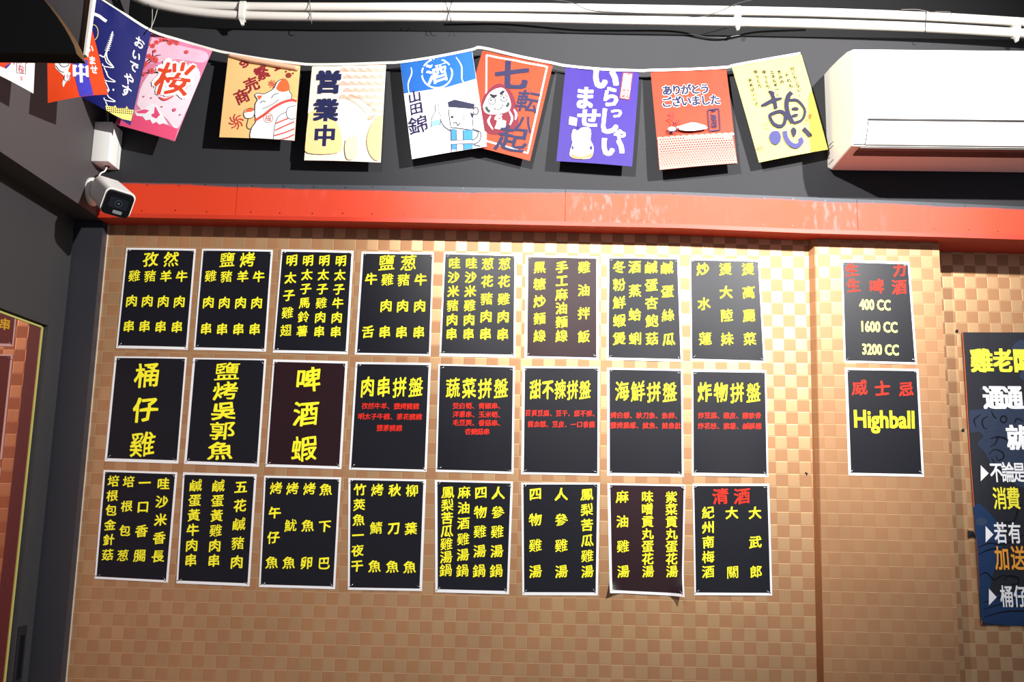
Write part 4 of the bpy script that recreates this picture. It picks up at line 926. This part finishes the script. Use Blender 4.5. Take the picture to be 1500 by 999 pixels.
# ------------------------------------------------------------------ junction box and security camera
jb0 = at(137, 236, .145); jb1 = at(159, 236, .145)
jt = at(143, 178, .145)
jb = empty('junction_box', label='white rectangular junction box high in the left corner', cat='junction box'); 
o = box('box_body', XB+.0003, jb1.x, -.145, -.0735, jb0.z, jt.z, M_WHITE, jb, bevel=.0018)
box('lid_seam', XB+.002, jb1.x+.0006, -.0935, -.0925, jb0.z-.0006, jt.z+.0006, mat('seam_grey', srgb(150, 148, 146), .5), jb)
cpt = Vector(((XB+jb1.x)/2+.004, -.105, jb0.z))
tube('cable_gland', [cpt+Vector((0, 0, -.0015)), cpt+Vector((0, 0, .002))], .007, M_DARK, jb, sides=12)
def seccam():
    root = empty('security_camera', label='white bullet security camera with black face on the left bulkhead', cat='security camera')
    mc = atx(134, 281, XB); mc.x = XB
    th = mc
    ex = Vector((1, 0, 0))
    def disc(name, c, ax, r0, r1, h, m, sides=28, sc=(1, 1)):
        ax = ax.normalized(); a = ax.orthogonal().normalized(); b_ = ax.cross(a)
        vs = []; fs = []
        for (r_, hh) in ((r0, 0), (r0, h*.5), (r0*.93, h*.85), (r1, h)):
            for k in range(sides):
                t = 6.28318*k/sides; vs.append(c+ax*hh+(a*math.cos(t)*sc[0]+b_*math.sin(t)*sc[1])*r_)
        for j in range(3):
            for k in range(sides): fs.append((j*sides+k, j*sides+(k+1) % sides, (j+1)*sides+(k+1) % sides, (j+1)*sides+k))
        fs += [tuple(range(sides))[::-1], tuple(range(3*sides, 4*sides))]
        return mesh(name, vs, fs, m, root, smooth=False)
    disc('mounting_disc', mc, ex, .040, .032, .012, M_WHITE)
    fc = at(173, 299, .235); rc = at(152, 276, .135)
    ax = (fc-rc).normalized()
    tube('swivel_arm', spline([mc+ex*.010, mc+ex*.022+Vector((0, -.004, .001)), rc.lerp(fc, .18)], 5), [.017]*4+[.014]*7, M_WHITE, root, sides=16)
    up = Vector((.10, 0, 1)); up = (up-ax*up.dot(ax)).normalized(); sd = ax.cross(up).normalized()
    def rsq(c, hw, hh, rr, n=6):
        out = []
        for cx_, cy_, t0 in ((1, 1, 0), (-1, 1, 1), (-1, -1, 2), (1, -1, 3)):
            for k in range(n+1):
                t = (t0+k/n)*math.pi/2
                out.append(c+sd*(cx_*(hw-rr)+rr*math.cos(t))+up*(cy_*(hh-rr)+rr*math.sin(t)))
        return out
    def loft(name, rings, m, smooth=True):
        vs = []; fs = []; n = len(rings[0])
        for r_ in rings: vs += r_
        for j in range(len(rings)-1):
            for k in range(n): fs.append((j*n+k, (j+1)*n+k, (j+1)*n+(k+1) % n, j*n+(k+1) % n))
        fs += [tuple(range(n)), tuple(range((len(rings)-1)*n, len(rings)*n))[::-1]]
        return mesh(name, vs, fs, m, root, smooth=False)
    hw, hh = .0385, .0355
    loft('camera_body', [rsq(rc-ax*.006, hw*.70, hh*.70, .016), rsq(rc+ax*.006, hw*.90, hh*.9, .018), rsq(rc+ax*.03, hw*.96, hh*.96, .018), rsq(fc-ax*.006, hw, hh, .016)], M_WHITE)
    loft('sun_hood', [[p+up*.003 for p in rsq(rc+ax*.02, hw*.97, hh*.93, .018)], [p+up*.003 for p in rsq(fc-ax*.004, hw*1.04, hh*1.0, .016)]], M_WHITE)
    f_ = loft('front_face', [rsq(fc-ax*.008, hw*.97, hh*.97, .014), rsq(fc, hw*.95, hh*.95, .014), rsq(fc+ax*.002, hw*.88, hh*.88, .012)], M_DARK)
    def on(name, c, hw_, hh_, rr, d0, d1, m):
        o_ = loft(name, [rsq(c+ax*d0, hw_, hh_, rr), rsq(c+ax*d1, hw_, hh_, rr)], m); o_.parent = f_; return o_
    on('lens_window', fc+up*.002, .025, .014, .004, .001, .0028, mat('glossy_window', srgb(26, 30, 38), .08, coat=1))
    on('status_lamp', fc-up*.022+sd*-.004, .012, .0045, .002, .001, .0030, mat('sensor_grey', srgb(120, 124, 128), .2))
    for r_, d_, c_ in ((.0095, .0032, (60, 64, 70)), (.0075, .0036, (10, 10, 14)), (.0035, .0040, (70, 80, 92))):
        a, b_ = sd, up; cc = fc+up*.002+ax*d_
        v = [cc+(a*math.cos(6.283*k/20)+b_*math.sin(6.283*k/20))*r_ for k in range(20)]; v += [p-ax*.001 for p in v]
        o_ = mesh('lens_ring', v, [tuple(range(20))]+[(k, 20+k, 20+(k+1) % 20, (k+1) % 20) for k in range(20)], mat('lens_%d' % c_[0], srgb(*c_), .15), f_)
    for t in (.9, 2.9, 4.9):
        c_ = mc+ex*.0125+Vector((0, math.cos(t), math.sin(t)))*.030
        tube('screw', [c_, c_+ex*.001], .0022, M_STEEL, root, sides=8)
    return mc
mc = seccam()
tube('camera_cable', spline([cpt, cpt+Vector((-.004, -.004, -.016)), mc+Vector((.022, -.004, .052)), mc+Vector((.013, -.002, .030))], 6), .0022, M_WHITE, sides=8, label='short white cable from the junction box to the camera', cat='cable')
tube('junction_box_lead', [at(158, 181, .11), at(157, 150, .10), at(157, 120, .09)], .0035, mat('grey_pipe', srgb(150, 146, 140), .5), sides=8, label='thin grey pipe rising behind the flags from the junction box', cat='pipe')

# ------------------------------------------------------------------ hanging board, upper left
hb = empty('hanging_board', label='black hanging board with curved brown edge and grey panel, upper left corner', cat='hanging board')
Yb = .92
front = [(-160, 76), (112, 79), (108, 66), (102, 54), (94, 40), (84, 25), (73, 10), (60, -6), (44, -22), (10, -45), (-60, -75), (-160, -95)]
fr = [at(x, y, Yb) for x, y in front]; bk = [p+Vector((0, .040, 0)) for p in fr]
n = len(fr)
mesh('board_face', [p for p in fr]+[p+Vector((0, .002, 0)) for p in fr], [tuple(range(n))[::-1], tuple(range(n, 2*n))]+[(i, (i+1) % n, n+(i+1) % n, n+i) for i in range(n)], M_BLACK, hb)
mesh('curved_edge', [p+Vector((0, .002, 0)) for p in fr[1:]]+[p for p in bk[1:]]+[p+Vector((0, .002, 0)) for p in (fr[1:])],
     [(i, i+1, n-1+i+1, n-1+i) for i in range(n-2)], mat('dark_brown_edge', srgb(92, 64, 34), .5, var=.2, scale=10), hb)
mesh('underside', [fr[0]+Vector((0, .002, 0)), fr[1]+Vector((0, .002, 0)), bk[1], bk[0], fr[0]+Vector((0, .002, .004)), fr[1]+Vector((-.002, .002, .004)), bk[1]+Vector((-.002, 0, .004)), bk[0]+Vector((0, 0, .004))],
     [(0, 1, 2, 3), (7, 6, 5, 4), (0, 3, 7, 4), (1, 5, 6, 2)], M_BLACK, hb)
mesh('board_back', [p for p in bk]+[p+Vector((0, .002, 0)) for p in bk], [tuple(range(n)), tuple(range(n, 2*n))[::-1]]+[(i, n+i, n+(i+1) % n, (i+1) % n) for i in range(n)], mat('tan_edge', srgb(150, 112, 66), .5), hb)
def pan(name, px, Y, th, m):
    a = [at(x, y, Y) for x, y in px]; k = len(a)
    return mesh(name, a+[p+Vector((0, th, 0)) for p in a], [tuple(range(k))[::-1], tuple(range(k, 2*k))]+[(i, (i+1) % k, k+(i+1) % k, k+i) for i in range(k)], m, hb)
pan('grey_panel', [(-120, 82), (119, 82), (132, -30), (-120, -30)], .85, .012, M_GREY2)
pan('brown_trim', [(118, 80), (122.5, 80), (135.5, -30), (130, -30)], .853, .014, M_BROWN)
pan('white_trim', [(122, 80), (125.3, 80), (140.5, -30), (136, -30)], .857, .012, M_WHITE)
bpy.context.view_layer.update()
